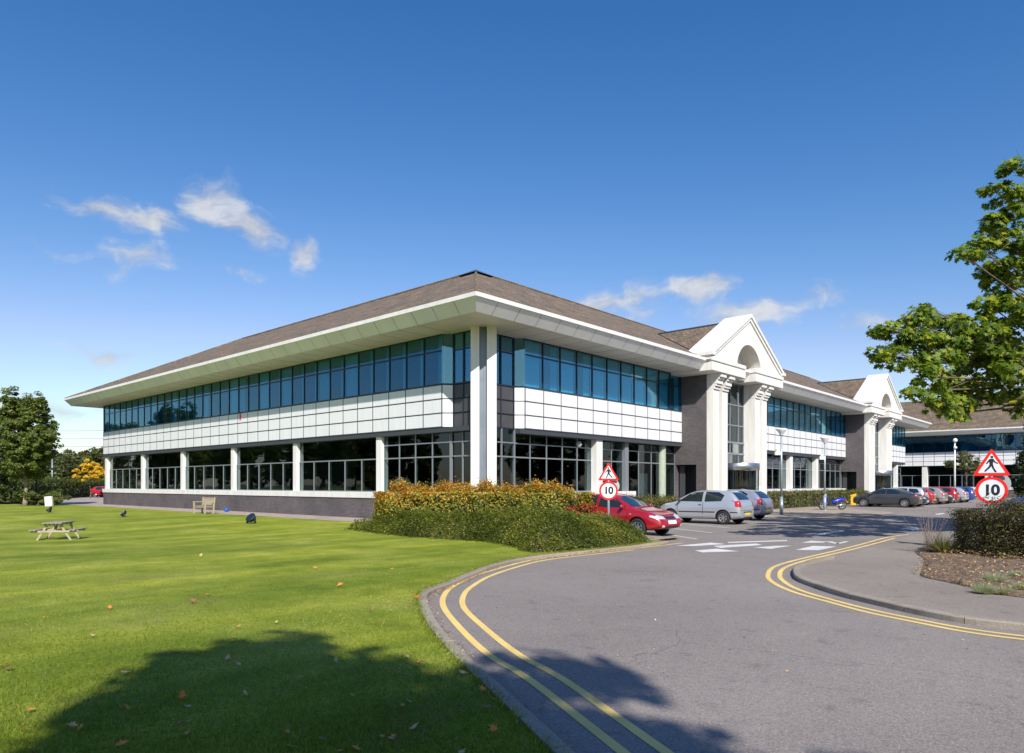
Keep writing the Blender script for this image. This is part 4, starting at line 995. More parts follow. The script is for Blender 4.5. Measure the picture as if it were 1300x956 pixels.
# arching ground-cover shrub
CPOLY = smooth_line([(-5.0,1.9),(-5.75,-.4),(-6.2,-2.6),(-6.3,-4.75),(-6.2,-6.6),(-6.9,-8.3),(-7.75,-9.5),(-6.7,-10.02),(-5.0,-10.12),(-3.7,-10.12),(-2.75,-9.6),(-2.1,-8.6),(-1.75,-7.2),(-1.9,-5.9),(-3.0,-3.6),(-4.2,-1.2),(-4.5,1.2),(-5.0,1.9)], 4)
CPA = np.array(CPOLY)
def edge_dist(P):
    A = CPA[:-1]; B = CPA[1:]; AB = B-A; L = np.maximum((AB**2).sum(1), 1e-9)
    t = np.clip(((P[:,None,:]-A)*AB).sum(2)/L, 0, 1); Q = A + t[:,:,None]*AB; D = np.linalg.norm(P[:,None,:]-Q, axis=2)
    i = D.argmin(1); r = np.arange(len(P)); return D[r,i], (Q[r,i]-P)
def inside(P):
    c = np.zeros(len(P), bool); n = len(CPA)-1
    for i in range(n):
        xi, yi = CPA[i]; xj, yj = CPA[i+1]
        cond = ((yi > P[:,1]) != (yj > P[:,1])) & (P[:,0] < (xj-xi)*(P[:,1]-yi)/((yj-yi) if yj != yi else 1e-9)+xi); c ^= cond
    return c
def chh(P, D):
    return (.92*np.minimum(1, D/1.0)**.55)*(.84+.18*np.sin(P[:,0]*1.9+.5)*np.sin(P[:,1]*1.3+.4)) * (.80+.20*np.clip((-P[:,1]+1)/9,0,1)) * (1-.52*np.clip((P[:,0]+4.0)/2.4,0,1)) + .06*np.sin(P[:,0]*4+P[:,1]*3)*np.minimum(1,D*2)
gc = empty('ground_cover_shrub', (-5,-5,0), 0, 'low spreading dark green shrub with arching twigs between the lawn and the orange hedge', 'shrub')
n0 = 24000; Q = np.column_stack([RNG.uniform(-7.8,-.8,n0), RNG.uniform(-10.2,2,n0)]); Q = Q[inside(Q)]; D, out = edge_dist(Q); H_ = chh(Q, D)
out = out/np.maximum(np.linalg.norm(out,axis=1,keepdims=True),1e-6); m = len(Q)
# the twigs of the whole mass comb over towards the road
tw = np.column_stack([out*.55+np.array((.10,-.75)), np.zeros(m)]) + RNG.normal(size=(m,3))*.35; tw[:,2] = -.12-.25*RNG.random(m) ; tw /= np.linalg.norm(tw,axis=1,keepdims=True)
base = np.column_stack([Q, H_+.04+.05*RNG.normal(size=m)]) ; ln = .20+.30*RNG.random(m)
kk = 9; P = []; AX = []; NN = []; RR = []
tone = RNG.random(m)**1.4*.6 + .25*np.sin(Q[:,0]*2.3)*np.sin(Q[:,1]*1.9+1)+.10
for k in range(kk):
    f = (k+.5)/kk; q = base + tw*(ln*f)[:,None]; q[:,2] += .10*f - .24*f*f
    q = q + RNG.normal(size=q.shape)*.008; P.append(q); sgn = 1 if k % 2 else -1
    sd_ = np.cross(tw, np.array((0,0,1.)))*sgn; AX.append(tw*.8+sd_*.9); NN.append(np.array((0,0,1.))+RNG.normal(size=q.shape)*.45-.2*tw); RR.append(np.clip(tone+.3*f*RNG.random(m),0,1))
P = np.vstack(P); P[:,0] += 5; P[:,1] += 5
P[:,2] = np.maximum(P[:,2], .03)
leaf_mesh('foliage', P, np.vstack(NN), .055, M['lf_cover'], T_DIAMOND, axis=np.vstack(AX), parent=gc, rnd=np.concatenate(RR))
mb = MB(); mb.smooth = True; nx, ny = 36, 60; gx = np.linspace(-7.8,-.8,nx); gy = np.linspace(-10.1,2,ny)
GP = np.array([(x,y) for y in gy for x in gx]); ins = inside(GP); GD, _ = edge_dist(GP); GH = np.where(ins, chh(GP, np.where(ins,GD,0))*.93-.10-.12*np.exp(-GD*3), -.05)
idx = {}
vs = [(GP[i][0]+5, GP[i][1]+5, max(GH[i], .0)) for i in range(len(GP))]; fs = []
for j in range(ny-1):
    for i in range(nx-1):
        q = (j*nx+i, j*nx+i+1, (j+1)*nx+i+1, (j+1)*nx+i)
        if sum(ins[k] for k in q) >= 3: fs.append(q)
mb.add(vs, fs); mb.build('dark_core', M['core_cover'], gc)  # dark mound added under the leaves, shade of the gaps put into its colour

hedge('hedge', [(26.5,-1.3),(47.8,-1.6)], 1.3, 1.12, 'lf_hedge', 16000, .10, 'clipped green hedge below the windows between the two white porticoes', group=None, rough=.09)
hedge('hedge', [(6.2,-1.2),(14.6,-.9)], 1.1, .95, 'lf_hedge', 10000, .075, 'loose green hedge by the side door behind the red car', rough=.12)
hedge('hedge', [(58,-1.5),(70,-1.5)], 1.2, 1.0, 'lf_green', 4000, .14, 'short green hedge past the far portico', rough=.1)
# purple-green bush in the planting bed
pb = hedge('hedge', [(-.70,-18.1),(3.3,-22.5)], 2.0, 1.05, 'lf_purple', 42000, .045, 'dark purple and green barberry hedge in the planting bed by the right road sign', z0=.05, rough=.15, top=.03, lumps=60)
# ------------------------------------------------------------------ trees
V3 = lambda v, b: (v.x-b[0], v.y-b[1], v.z-b[2])
tb = (8.6,-19.9,.0)
vis = [(1286,214,14.6,.30),(1272,245,14.8,.36),(1296,250,15.2,.42),(1285,285,15.0,.50),(1262,292,14.0,.34),(1240,312,13.8,.26),(1224,325,13.6,.18),(1262,325,14.4,.42),(1300,318,14.2,.55),
 (1286,350,15.3,.50),(1268,352,14.6,.35),(1300,385,14.0,.55),(1275,392,15.4,.50),(1252,386,14.2,.32),
 (1122,418,12.9,.22),(1118,452,12.8,.18),(1140,430,13.2,.34),(1135,455,13.0,.28),(1160,412,13.6,.32),(1182,394,13.8,.26),(1168,442,13.2,.42),(1196,412,14.4,.42),(1196,448,13.4,.46),(1226,418,13.9,.45),
 (1228,456,14.9,.50),(1255,432,13.4,.50),(1283,428,14.9,.55),(1262,470,13.9,.50),(1292,470,13.2,.50),(1212,484,14.0,.42),(1182,478,13.0,.34),(1165,496,12.9,.22),(1190,508,13.4,.30),(1215,515,13.8,.28),(1242,496,14.8,.40),(1272,503,13.8,.34),(1296,512,14.5,.34),(1204,526,13.5,.16)]
cs = [(V3(CP(px,py,D*1.38), tb), r*1.36) for px, py, D, r in vis]
rd = random.Random(4)
for (c, r) in round_crown(5.6, 5.0, 14.5, 70, 1.25, 9):
    w = Vector((c[0]+tb[0]-CAM[0], c[1]+tb[1]-CAM[1])); X = w.x*.67-w.y*.7427; Y = w.x*.7425+w.y*.6696
    px = 650+889*X/max(Y,.1); py = 615-889*(c[2]+tb[2]-1.7)/max(Y,.1)
    if Y > 2 and px-889*r/Y*1.2 > 1302 : cs.append((c, r))
make_tree(tb, 12.5, cs, 'lf_plane', 560, .172, .24, 'bark', 'broad-leaved green tree reaching in from the right edge above the road sign', 'tree', name='plane_tree', tpl=T_MAPLE, sub=.24, nsub=13, split=.2)

t1 = make_tree((-5.6,43.6,.05), 6.6, round_crown(2.0, 2.8, 8.1, 48, .92, 3), 'lf_lawn', 640, .17, .17, 'bark_pale', 'round-crowned green tree with a pale trunk at the far left of the lawn', 'tree', name='lawn_tree', sub=.30, nsub=11, split=.38)
t2 = make_tree((-7.4,49.0,.05), 4.8, round_crown(2.9, 1.6, 5.6, 26, 1.0, 5), 'lf_dark', 420, .20, .15, 'bark', 'dark bushy tree at the left edge behind the round-crowned tree', 'tree', name='lawn_tree', sub=.32, nsub=9)
# shapes copied for the belts of trees
pa = make_tree((14.5,-47,0), 8.2, round_crown(3.9, 2.6, 10.2, 34, 1.25, 8), 'lf_green', 230, .34, .22, 'bark', 'large green tree in the belt south of the car park', 'tree', 'trees south of the car park', name='belt_tree', sub=.5, nsub=9)
for i, (x, y, s_) in enumerate([(-22,-60,1.0),(-8,-55,1.1),(3,-50,.95),(26,-50,1.1),(38,-48,1.0),(50,-51,1.15),(63,-49,1.0),(76,-52,1.1),(92,-50,1.0),(-38,-58,1.1),(-52,-46,1.0),(-62,-30,1.1),(-66,-12,1.0),(-64,6,1.15),(-66,24,1.0),(-62,40,1.1),(-66,58,1.2),(-56,72,1.1),(-60,88,1.2),(-50,100,1.2),(-38,112,1.25),(-26,118,1.2),(-46,84,1.1),(-34,96,1.2),(-14,128,1.25),(-2,138,1.2),(-30,78,1.0),(-40,66,1.0)]):
    c = copy_tree(pa); c.location = (x, y, 0); c.scale = (s_*1.15, s_*1.15, s_); c.rotation_euler = (0,0,i*1.3)
    if i > 9:
        c['label'] = 'large green tree in the belt west of the lawn'; c['group'] = 'trees west of the lawn'
# two trees behind the camera: they throw the shade across the bottom of the view
for i, (x, y, lb) in enumerate([(-26.5,-28.0,'tree on the lawn whose shade falls across the grass'),(-26.6,-28.3,'tree by the kerb whose shade falls across the road')]):
    c = copy_tree(pa); c.location = (x, y, 0); c.scale = (1.0, 1.0, 1.13); c.rotation_euler = (0,0,2.2+i*2); c['label'] = lb; del c['group']
# far left background
bt_ = make_tree((-20,0,0), 4.2, round_crown(3.0, .8, 5.0, 22, 1.2, 12), 'lf_olive', 190, .36, .14, 'bark', 'olive green tree on the skyline behind the lawn', 'tree', 'skyline trees behind the lawn', name='skyline_tree', sub=.5, nsub=8)
first = True
for i, (px, D, s_) in enumerate([(-25,100,1.05),(-5,92,1.0),(18,104,1.1),(38,95,.95),(55,112,1.0),(70,100,.9),(84,118,1.12),(98,125,1.2),(112,116,1.2),(124,122,1.25),(140,118,1.2),(62,135,1.15)]):
    q = CP(px, 615, D); c = bt_ if first else copy_tree(bt_); first = False
    c.location = (q.x, q.y, 0); c.scale = (s_*1.15,s_*1.15,s_*1.08); c.rotation_euler = (0,0,i*1.7)
hq = [CP(px, 615, D) for px, D in ((-40,64),(20,68),(75,84),(132,104))]
hedge('hedge', [(q.x,q.y) for q in hq], 2.4, 2.2, 'lf_green', 12000, .26, 'tall dark green hedge across the back of the lawn', rough=.22)
hq = [CP(px, 615, D) for px, D in ((94,96),(133,98))]
hedge('hedge', [(q.x,q.y) for q in hq], 1.2, .62, 'lf_hedge', 2500, .2, 'low yellow-green hedge beside the yellow tree', rough=.1)
q = CP(115,615,86); make_tree((q.x,q.y,0), 3.6, [((a_*.95,b_*.95,c_),r_) for a_,b_,c_,r_ in ((0,0,4.4,.75),(.9,.3,3.9,.75),(-.9,-.2,3.7,.7),(.2,.9,3.6,.8),(-1.5,.4,3.0,.6),(1.6,-.3,3.0,.65),(-.5,-.8,2.9,.7),(.7,-.9,3.0,.7),(-1.0,.8,2.3,.55),(.6,.4,2.5,.6),(1.5,.8,3.5,.5))], 'lf_yellow', 420, .20, .08, 'bark', 'small tree with bright yellow autumn leaves near the left end of the building', 'tree', name='yellow_tree', sub=.24, nsub=8)
q = CP(63,643,53.5); sb = empty('shrub', (q.x,q.y+2.2,0), 0, 'rounded green bush behind the white cabinet on the lawn', 'shrub')
p, d = clumps([((0,0,.75),(1.5,1.5,.85)),((-1.1,.3,.7),(.9,.9,.8)),((1.0,-.6,.65),(1.0,1.0,.75))], 1300, .30, 14); leaf_mesh('foliage', p, d, .13, M['lf_green'], T_OVAL, parent=sb)
mb = MB(); [mb.tube((0,0,0),(random.uniform(-1,1),random.uniform(-1,1),1.0),.03,.01,5) for _ in range(10)]; mb.build('stems', M['bark'], sb)
# trees on the right
make_tree((35.5,-15.3,0), 5.2, [((0,0,1.6+.42*i),(1.5-.125*i)*(.75 if i == 0 else 1)) for i in range(11)], 'lf_dark', 620, .15, .10, 'bark', 'dark conical tree at the right edge behind the road sign', 'tree', name='conical_tree', sub=.26, nsub=14)
q = CP(1226,615,72); make_tree((q.x,q.y,0), 4.4, [((0,0,4.6),.9),((1.1,0,4.1),.9),((-1.1,.3,3.9),.9),((.3,-1,3.7),.9),((-.3,1.1,3.9),.8),((1.6,-.8,3.4),.7),((-1.7,-.6,3.3),.7)], 'lf_olive', 330, .19, .08, 'bark', 'small thin green tree among the parked cars', 'tree', name='car_park_tree', sub=.28, nsub=8)
# wispy plants and grass tufts in the bed
def tuft(loc, R, n, hh, leaf, label, cat, name='grass_tuft', w=.012, group=None):
    r = empty(name, loc, random.random()*6, label, cat, group); P = []; A = []; Z = []
    a = RNG.random(n)*2*pi; k = RNG.random(n)**.6; dirs = np.column_stack([np.cos(a)*k, np.sin(a)*k, 1.05-k*.75]); dirs /= np.linalg.norm(dirs,axis=1,keepdims=True)
    base = np.column_stack([np.cos(a)*.03, np.sin(a)*.03, np.zeros(n)]); L = hh*(.7+.5*RNG.random(n))
    leaf_mesh('blades', base, np.cross(dirs, RNG.normal(size=(n,3))), L, M[leaf], T_BLADE, axis=dirs, parent=r, asp=w/hh); return r
for (px, py, R, lb) in [(1262,741,.34,'large blue-grey grass tuft in the middle of the planting bed'),(1249,752,.27,'blue-grey grass tuft nearest the footway edge of the bed'),(1272,753,.22,'small blue-grey grass tuft beside the nearest one'),(1290,733,.24,'blue-grey grass tuft close under the dark hedge'),(1298,749,.25,'blue-grey grass tuft at the right edge of the view')]:
    x, y = G(px, py-2, .12); tuft((x,y,.07), R, 900, R*.66, 'lf_festuca', lb, 'grass tuft', w=.009)
x, y = G(1197,702,.05); tuft((x,y,.05), .5, 300, .52, 'lf_hedge', 'green upright perennial plant at the left end of the dark hedge', 'plant', 'perennial_plant', .016)
x, y = G(1180,700,.05); wp = empty('wispy_plant', (x,y,.05), 0, 'wispy plant with thin stems and tiny mauve flowers left of the dark hedge', 'plant'); mb = MB(); P = []; N = []
for _ in range(46):
    a = random.random()*2*pi; k = random.random()*.5; e = Vector((cos(a)*k*1.2-.2, sin(a)*k*1.2, .55+random.random()*.55)); mb.tube((cos(a)*.05,sin(a)*.05,0), e, .004, .002, 3, False)
    for j in range(7): f = .45+.55*random.random(); P.append(tuple(e*f+Vector((random.gauss(0,.03),random.gauss(0,.03),random.gauss(0,.02))))); N.append((random.gauss(0,1),random.gauss(0,1),1))
mb.build('stems', mat('mauve_stem', (.20,.15,.13), .8), wp); tag(leaf_mesh('flowers', P, N, .022, mat('mauve_flower', (.30,.22,.27), .7), T_OVAL, parent=wp), kind='stuff')

# ------------------------------------------------------------------ grass blades, litter
n = 230000; Y = 2.0/np.sqrt(RNG.random(n)*(1-(2.0/17)**2)+(2.0/17)**2); X = RNG.uniform(-.80,.12,n)*Y
gx = CAM[0]+.670*X+.7425*Y; gy = CAM[1]-.7427*X+.6696*Y
def inpoly_np(x, y, poly):
    c = np.zeros(len(x), bool); j = len(poly)-1
    for i in range(len(poly)):
        xi, yi = poly[i]; xj, yj = poly[j]
        if yi != yj: c ^= ((yi > y) != (yj > y)) & (x < (xj-xi)*(y-yi)/(yj-yi)+xi)
        j = i
    return c
k = inpoly_np(gx, gy, lawn_poly); gx, gy, Yk = gx[k], gy[k], Y[k]; m = len(gx)
gz = np.array([lz(a, b) for a, b in zip(gx, gy)])-.003
pat = .25*np.sin(gx*.9+1.3*np.sin(gy*.7))*np.sin(gy*1.1)+.18*np.sin((gx*.73-gy*.68)*2.1+.5*np.sin(gx))
dr = np.column_stack([RNG.normal(size=m)*.6, RNG.normal(size=m)*.6, np.ones(m)])
leaf_mesh('grass', np.column_stack([gx,gy,gz]), np.column_stack([RNG.normal(size=m),RNG.normal(size=m),np.full(m,.35)]), (.024+.026*RNG.random(m)), M['lf_blade'], T_BLADE, axis=dr, asp=.16, rnd=np.clip(RNG.random(m)*.75+.12+pat,0,1))
tag(bpy.data.objects['grass'], kind='stuff')
# shaggy lawn edge along the kerb
P = []; A = []
for i in range(len(LK2)-1):
    a, b = Vector(LK2[i]), Vector(LK2[i+1]); L = (b-a).length
    for _ in range(int(L*260)):
        q = a.lerp(b, random.random()); s_ = random.gauss(.01,.03); P.append((q.x+(-(b-a).y/L)*s_, q.y+((b-a).x/L)*s_, .05)); A.append(((b-a).y/L*.5+random.gauss(0,.4), -(b-a).x/L*.5+random.gauss(0,.4), 1))
e_ = leaf_mesh('edge_grass', P, RNG.normal(size=(len(P),3)), .055*(.6+.8*RNG.random(len(P))), M['lf_blade'], T_BLADE, axis=np.array(A), asp=.14); tag(e_, kind='stuff')
def scatter(name, pts, size, z=.012, m_='lf_fallen'):
    P = np.array([(p[0],p[1],(p[2] if len(p) > 2 else z)) for p in pts]); n = len(P)
    return tag(leaf_mesh(name, P, np.array((0,0,1.))+RNG.normal(size=(n,3))*.28, size*(.6+.8*RNG.random(n)), M[m_], T_OVAL), kind='stuff')
pts = []
for i in range(len(LKo)-1):
    a, b = Vector(LKo[i]), Vector(LKo[i+1]); L = (b-a).length; dens = 26 if a.x > -16 else 10
    if -13.6 < a.x < -10: dens = 60
    if a.x > -9: dens = 110
    for _ in range(int(L*dens)): q = a.lerp(b, random.random()); s_ = abs(random.gauss(0,.06))+.01; pts.append((q.x+(b-a).y/L*s_, q.y-(b-a).x/L*s_, .010))
for _ in range(260): q = Vector(LK2[random.randrange(len(LK2)-60,len(LK2))]); pts.append((q.x+random.gauss(0,.25), q.y+abs(random.gauss(0,.2))-.05, .075))
scatter('kerb_litter', pts, .032)
pts = []
while len(pts) < 5200:
    x, y = random.uniform(-8,1), random.uniform(-22,-17.1)
    if in_poly(x, y, BEDP): pts.append((x, y, .15+random.random()*.03))
scatter('mulch_chips', pts, .042)
pts = [(p[0]+random.gauss(0,.07), p[1]+random.gauss(0,.07), .125) for p in BEDP[12:36] for _ in range(9)]
scatter('bed_edge_litter', pts, .045)
pts = [G(random.uniform(600,1290), 690+170*random.random()**.7) for _ in range(150)]
pts = [(x,y,.006) for x,y in pts if y < -10.8 and not in_poly(x,y,lawn_poly) and inpoly_np(np.array([x]),np.array([y]),BEDP)[0] == False and y > -15.5 or (x < -11.3 and not in_poly(x,y,lawn_poly))]
scatter('road_litter', pts, .028)
# bigger fallen leaves, one by one
protos = []
for nm, sd_ in (('leaf_a',1),('leaf_b',2),('leaf_c',3)):
    rr_ = random.Random(sd_); mb = MB(); vs = []
    for k_ in range(14):
        a_ = 2*pi*k_/14; r_ = (.50 if k_ % 2 else .30)*rr_.uniform(.6,1.1)*(1.25 if abs(sin(a_)) < .3 else .8); x_ = r_*cos(a_); y_ = r_*sin(a_); vs.append((x_, y_, .5*y_*y_+.25*abs(x_)*rr_.random()+.1*x_))
    mb.add(vs+[(0,0,-.02)], [(i, (i+1) % 14, 14) for i in range(14)]); o = mb.build('fallen_leaf', M[nm]); protos.append(o)
cnt = 0; LEAFLAB = {0:'fallen orange leaf lying on the mown lawn',1:'fallen tan leaf lying on the mown lawn',2:'fallen brown leaf lying on the mown lawn'}
rl = random.Random(21); used = [0,0,0]
while cnt < 230:
    yy = 2.6*(1/(rl.random()**.72+.12)); xx = rl.uniform(-.75,.12)*yy
    if yy > 19: continue
    x = CAM[0]+.670*xx+.7425*yy; y = CAM[1]-.7427*xx+.6696*yy
    if not in_poly(x, y, lawn_poly): continue
    ki = rl.choices([0,1,2],[.5,.36,.14])[0]
    o = protos[ki] if not used[ki] else protos[ki].copy()
    if used[ki]: COL.objects.link(o)
    used[ki] = 1; o.location = (x, y, lz(x,y)+.028+.012*rl.random()); o.rotation_euler = (rl.gauss(0,.35), rl.gauss(0,.35), rl.random()*6.3)
    s_ = rl.uniform(.055,.12)*(.9 if yy < 9 else 1.25); o.scale = (s_,s_*rl.uniform(.7,1),s_); tag(o, LEAFLAB[ki], 'leaf', ['orange','tan','brown'][ki]+' leaves fallen on the lawn'); cnt += 1

# ------------------------------------------------------------------ cars
def patch_mesh(name, bvh, poly, axis, sgn, off=.005, cuts=4):
    bm = bmesh.new()
    if axis == 'y': vs = [bm.verts.new((p[0], sgn*2.0, p[1])) for p in poly]; dr = Vector((0,-sgn,0))
    else: vs = [bm.verts.new((sgn*4.0, p[0], p[1])) for p in poly]; dr = Vector((-sgn,0,0))
    f = bm.faces.new(vs); bmesh.ops.triangulate(bm, faces=[f]); bmesh.ops.subdivide_edges(bm, edges=bm.edges[:], cuts=cuts, use_grid_fill=True)
    for v in bm.verts:
        h, nrm, i, d = bvh.ray_cast(v.co, dr, 8)
        if h is None:
            h, nrm, i, d = bvh.find_nearest(Vector((v.co.x if axis == 'y' else sgn*2, v.co.y if axis == 'x' else sgn*.7, v.co.z)))
        if nrm.dot(dr) > 0: nrm = -nrm
        v.co = h + nrm*off
    bmesh.ops.recalc_face_normals(bm, faces=bm.faces)
    for f in bm.faces:
        f.smooth = True
        if f.normal.dot(dr) > 0: f.normal_flip()
    me = bpy.data.meshes.new(name); bm.to_mesh(me); bm.free(); return me
def interp(pts, x):
    if x <= pts[0][0]: return pts[0][1]
    for (a, b), (c, d) in zip(pts, pts[1:]):
        if x <= c: return b+(d-b)*(x-a)/(c-a)
    return pts[-1][1]
M['cutter'] = M['black_plastic']
TYPES = {}
def wheel_meshes(R, w=.19):
    t = MB(); t.smooth = True
    t.lathe([(R*.64,-w/2+.02),(R*.70,-w/2),(R*.93,-w/2),(R,-w/2+.03),(R,w/2-.03),(R*.93,w/2),(R*.70,w/2),(R*.64,w/2-.02),(R*.62,0),(R*.64,-w/2+.02)], n=32, axis='y')
    o = t.build('tyre', M['black_rubber']); tm = o.data; bpy.data.objects.remove(o)
    r = MB(); r.smooth = False
    r.lathe([(R*.66,w/2-.022),(R*.60,w/2-.012),(R*.56,w/2-.03),(R*.56,-w/2+.03)], n=32, axis='y')
    r.lathe([(0,w/2-.03),(R*.16,w/2-.032),(R*.18,w/2-.06)], n=16, axis='y')
    for k in range(7):
        a = 2*pi*k/7; c = Vector((cos(a),0,sin(a))); s = Vector((-sin(a),0,cos(a)))
        r.obox(c*R*.36+Vector((0,w/2-.045,0)), c*R*.24, Vector((0,.010,0)), s*R*.085)
    r.mi = 1; r.lathe([(0,w/2-.075),(R*.57,w/2-.075)], n=24, axis='y')
    o = r.build('rim', [M['rim'], M['black_plastic']]); rm = o.data; bpy.data.objects.remove(o)
    return tm, rm
def build_type(key, L, W, top, belt, wheels, R, wins, screen, rear, lights, extras):
    """meshes shared by all cars of one body shape; x forward, origin on the ground at mid length"""
    xs = sorted(set([round(x,3) for x, z in top] + [round(-L/2+L*k/20,3) for k in range(1,20)]))
    xs2 = [xs[0]]
    for x in xs[1:]:
        if x-xs2[-1] > .045: xs2.append(x)
    xs = xs2; rings = []
    for x in xs:
        f = (x+L/2)/L; zt = interp(top, x); zb = .20 + .10*max(0,(abs(x)-L/2+.35)/.35)
        hw = W/2*(1 - .22*max(0,(x-(L/2-.55))/.55)**2 - .13*max(0,(-x-(L/2-.45))/.45)**2)
        if x > L/2-.02 or x < -L/2+.02: hw *= .93
        be = min(interp(belt, x), zt-.03); g = zt-be
        mid = zb+(be-zb)*.45
        lean = min(.42*g, .2)
        yb = hw*.945
        ring = [(0,zb),(hw*.75,zb),(hw*.955,zb+.05),(hw*.995,mid),(hw*.985,be-.14 if be-.14 > mid else mid+.02),(yb,be)]
        if g > .12: ring += [(yb-lean*.45,be+g*.45),(yb-lean*.95,be+g*.86),((yb-lean)*.78,be+g*.965),(0,zt)]
        else: ring += [(yb*.93,be+g*.45),(yb*.82,be+g*.75),(yb*.55,be+g*.93),(0,zt)]
        rings.append((x, ring))
    mb = MB(); mb.smooth = True; K = 10; vs = []
    for x, ring in rings:
        for y, z in ring: vs.append((x, y, z))
        for y, z in ring[1:-1]: vs.append((x, -y, z))
    nn = K+(K-2)
    order = list(range(K)) + [K+(K-2)-1-i for i in range(K-2)]       # closed loop
    fs = []
    for i in range(len(rings)-1):
        for j in range(nn):
            a, b = order[j], order[(j+1) % nn]; fs.append((i*nn+a, i*nn+b, (i+1)*nn+b, (i+1)*nn+a))
    fs.append(tuple(order)); fs.append(tuple((len(rings)-1)*nn+q for q in order[::-1]))
    mb.add(vs, fs); o = mb.build('body', [M['cutter'], M['black_plastic']])
    cut = MB(); cut.mi = 0
    for wx in wheels:
        for s in (-1, 1): cut.lathe([(0,s*(W/2-.30)),(R*1.17,s*(W/2-.30)),(R*1.17,s*(W/2+.3)),(0,s*(W/2+.3))], (wx,0,R), axis='y', n=32)
    co = cut.build('cut', M['black_plastic'])
    ss = o.modifiers.new('s','SUBSURF'); ss.levels = 2; bo = o.modifiers.new('b','BOOLEAN'); bo.operation = 'DIFFERENCE'; bo.object = co; bo.solver = 'EXACT'; bo.material_mode = 'TRANSFER'
    dg = bpy.context.evaluated_depsgraph_get(); ev = o.evaluated_get(dg)
    me = bpy.data.meshes.new_from_object(ev)
    bm = bmesh.new(); bm.from_mesh(me)
    # faces of the wheel wells are black
    for f in bm.faces:
        c = f.calc_center_median()
        inw = any(math.hypot(c.x-wx, c.z-R) < R*1.165 and abs(c.y) < W/2+.01 and (abs(f.normal.x)+abs(f.normal.z) > .5 and math.hypot(c.x-wx, c.z-R) > R*1.10 or abs(abs(c.y)-(W/2-.30)) < .02) for wx in wheels)
        f.material_index = 1 if (inw or c.z < .235) else 0
    bm.to_mesh(me); bvh = BVHTree.FromBMesh(bm); bm.free()
    while len(me.materials) < 2: me.materials.append(M['black_plastic'])
    me.materials[1] = M['black_plastic']
    bpy.data.objects.remove(o); bpy.data.objects.remove(co)
    parts = []
    for nm, poly in wins:
        for s in (-1, 1): parts.append((nm, patch_mesh(nm, bvh, poly, 'y', s), 'glassdark', None))
    parts.append(('windscreen', patch_mesh('windscreen', bvh, screen, 'x', 1), 'glassdark', None))
    parts.append(('rear_window', patch_mesh('rear_window', bvh, rear, 'x', -1), 'glassdark', None))
    for nm, poly, ax, sg, m_ in lights:
        for mir in ((1,-1) if ax == 'x' else (1,)):
            pl = [(p[0]*mir, p[1]) for p in poly] if ax == 'x' else poly
            if ax == 'y':
                for s in (-1, 1): parts.append((nm, patch_mesh(nm, bvh, pl, 'y', s, .006, 3), m_, None))
            else: parts.append((nm, patch_mesh(nm, bvh, pl, 'x', sg, .007, 3), m_, None))
    for nm, poly, ax, sg, m_ in extras:
        if ax == 'y':
            for s in (-1, 1): parts.append((nm, patch_mesh(nm, bvh, poly, 'y', s, .006, 3), m_, None))
        else: parts.append((nm, patch_mesh(nm, bvh, poly, 'x', sg, .006, 3), m_, None))
    tm, rm = wheel_meshes(R)
    mi = MB(); mi.smooth = True; mi.lathe([(0,-.09),(.055,-.07),(.075,0),(.055,.07),(0,.09)], (0,0,0), axis='y', n=12); mo = mi.build('door_mirror', M['black_plastic']); mm = mo.data; bpy.data.objects.remove(mo)
    TYPES[key] = dict(body=me, parts=parts, tyre=tm, rim=rm, wheels=wheels, R=R, W=W, mirror=mm, mx=wins[0][1][0][0]-.10, mz=wins[0][1][0][1]+.03)
def obj_mesh(name, me, parent, m=None):
    o = bpy.data.objects.new(name, me); link(o, parent)
    if m is not None:
        if not me.materials: me.materials.append(None)
        o.material_slots[0].link = 'OBJECT'; o.material_slots[0].material = m
    return o
def car(key, name, loc, heading, paint_m, label, group=None, mirror_m=None, tail=None):
    T = TYPES[key]; root = empty(name, (loc[0],loc[1],.0), atan2(heading[1], heading[0]), label, 'car', group)
    obj_mesh('body', T['body'], root, paint_m)
    for nm, me, m_, _ in T['parts']:
        obj_mesh(nm, me, root, paint_m if m_ == 'PAINT' else M[m_])
    for wx in T['wheels']:
        for s in (-1, 1):
            w = bpy.data.objects.new('wheel', None); link(w, root); w.location = (wx, s*(T['W']/2-.115), T['R']); w.rotation_euler = (0,0,0 if s > 0 else pi)
            obj_mesh('tyre', T['tyre'], w); obj_mesh('rim', T['rim'], w)
    for s in (-1, 1):
        m_ = obj_mesh('door_mirror', T['mirror'], root, mirror_m or paint_m); m_.location = (T['mx'], s*(T['W']/2+.06), T['mz']); m_.scale = (.8,1,1)
    return root
seam = lambda x, z0=.30, z1=.93: [(x-.009,z0),(x+.009,z0),(x+.009,z1),(x-.009,z1)]
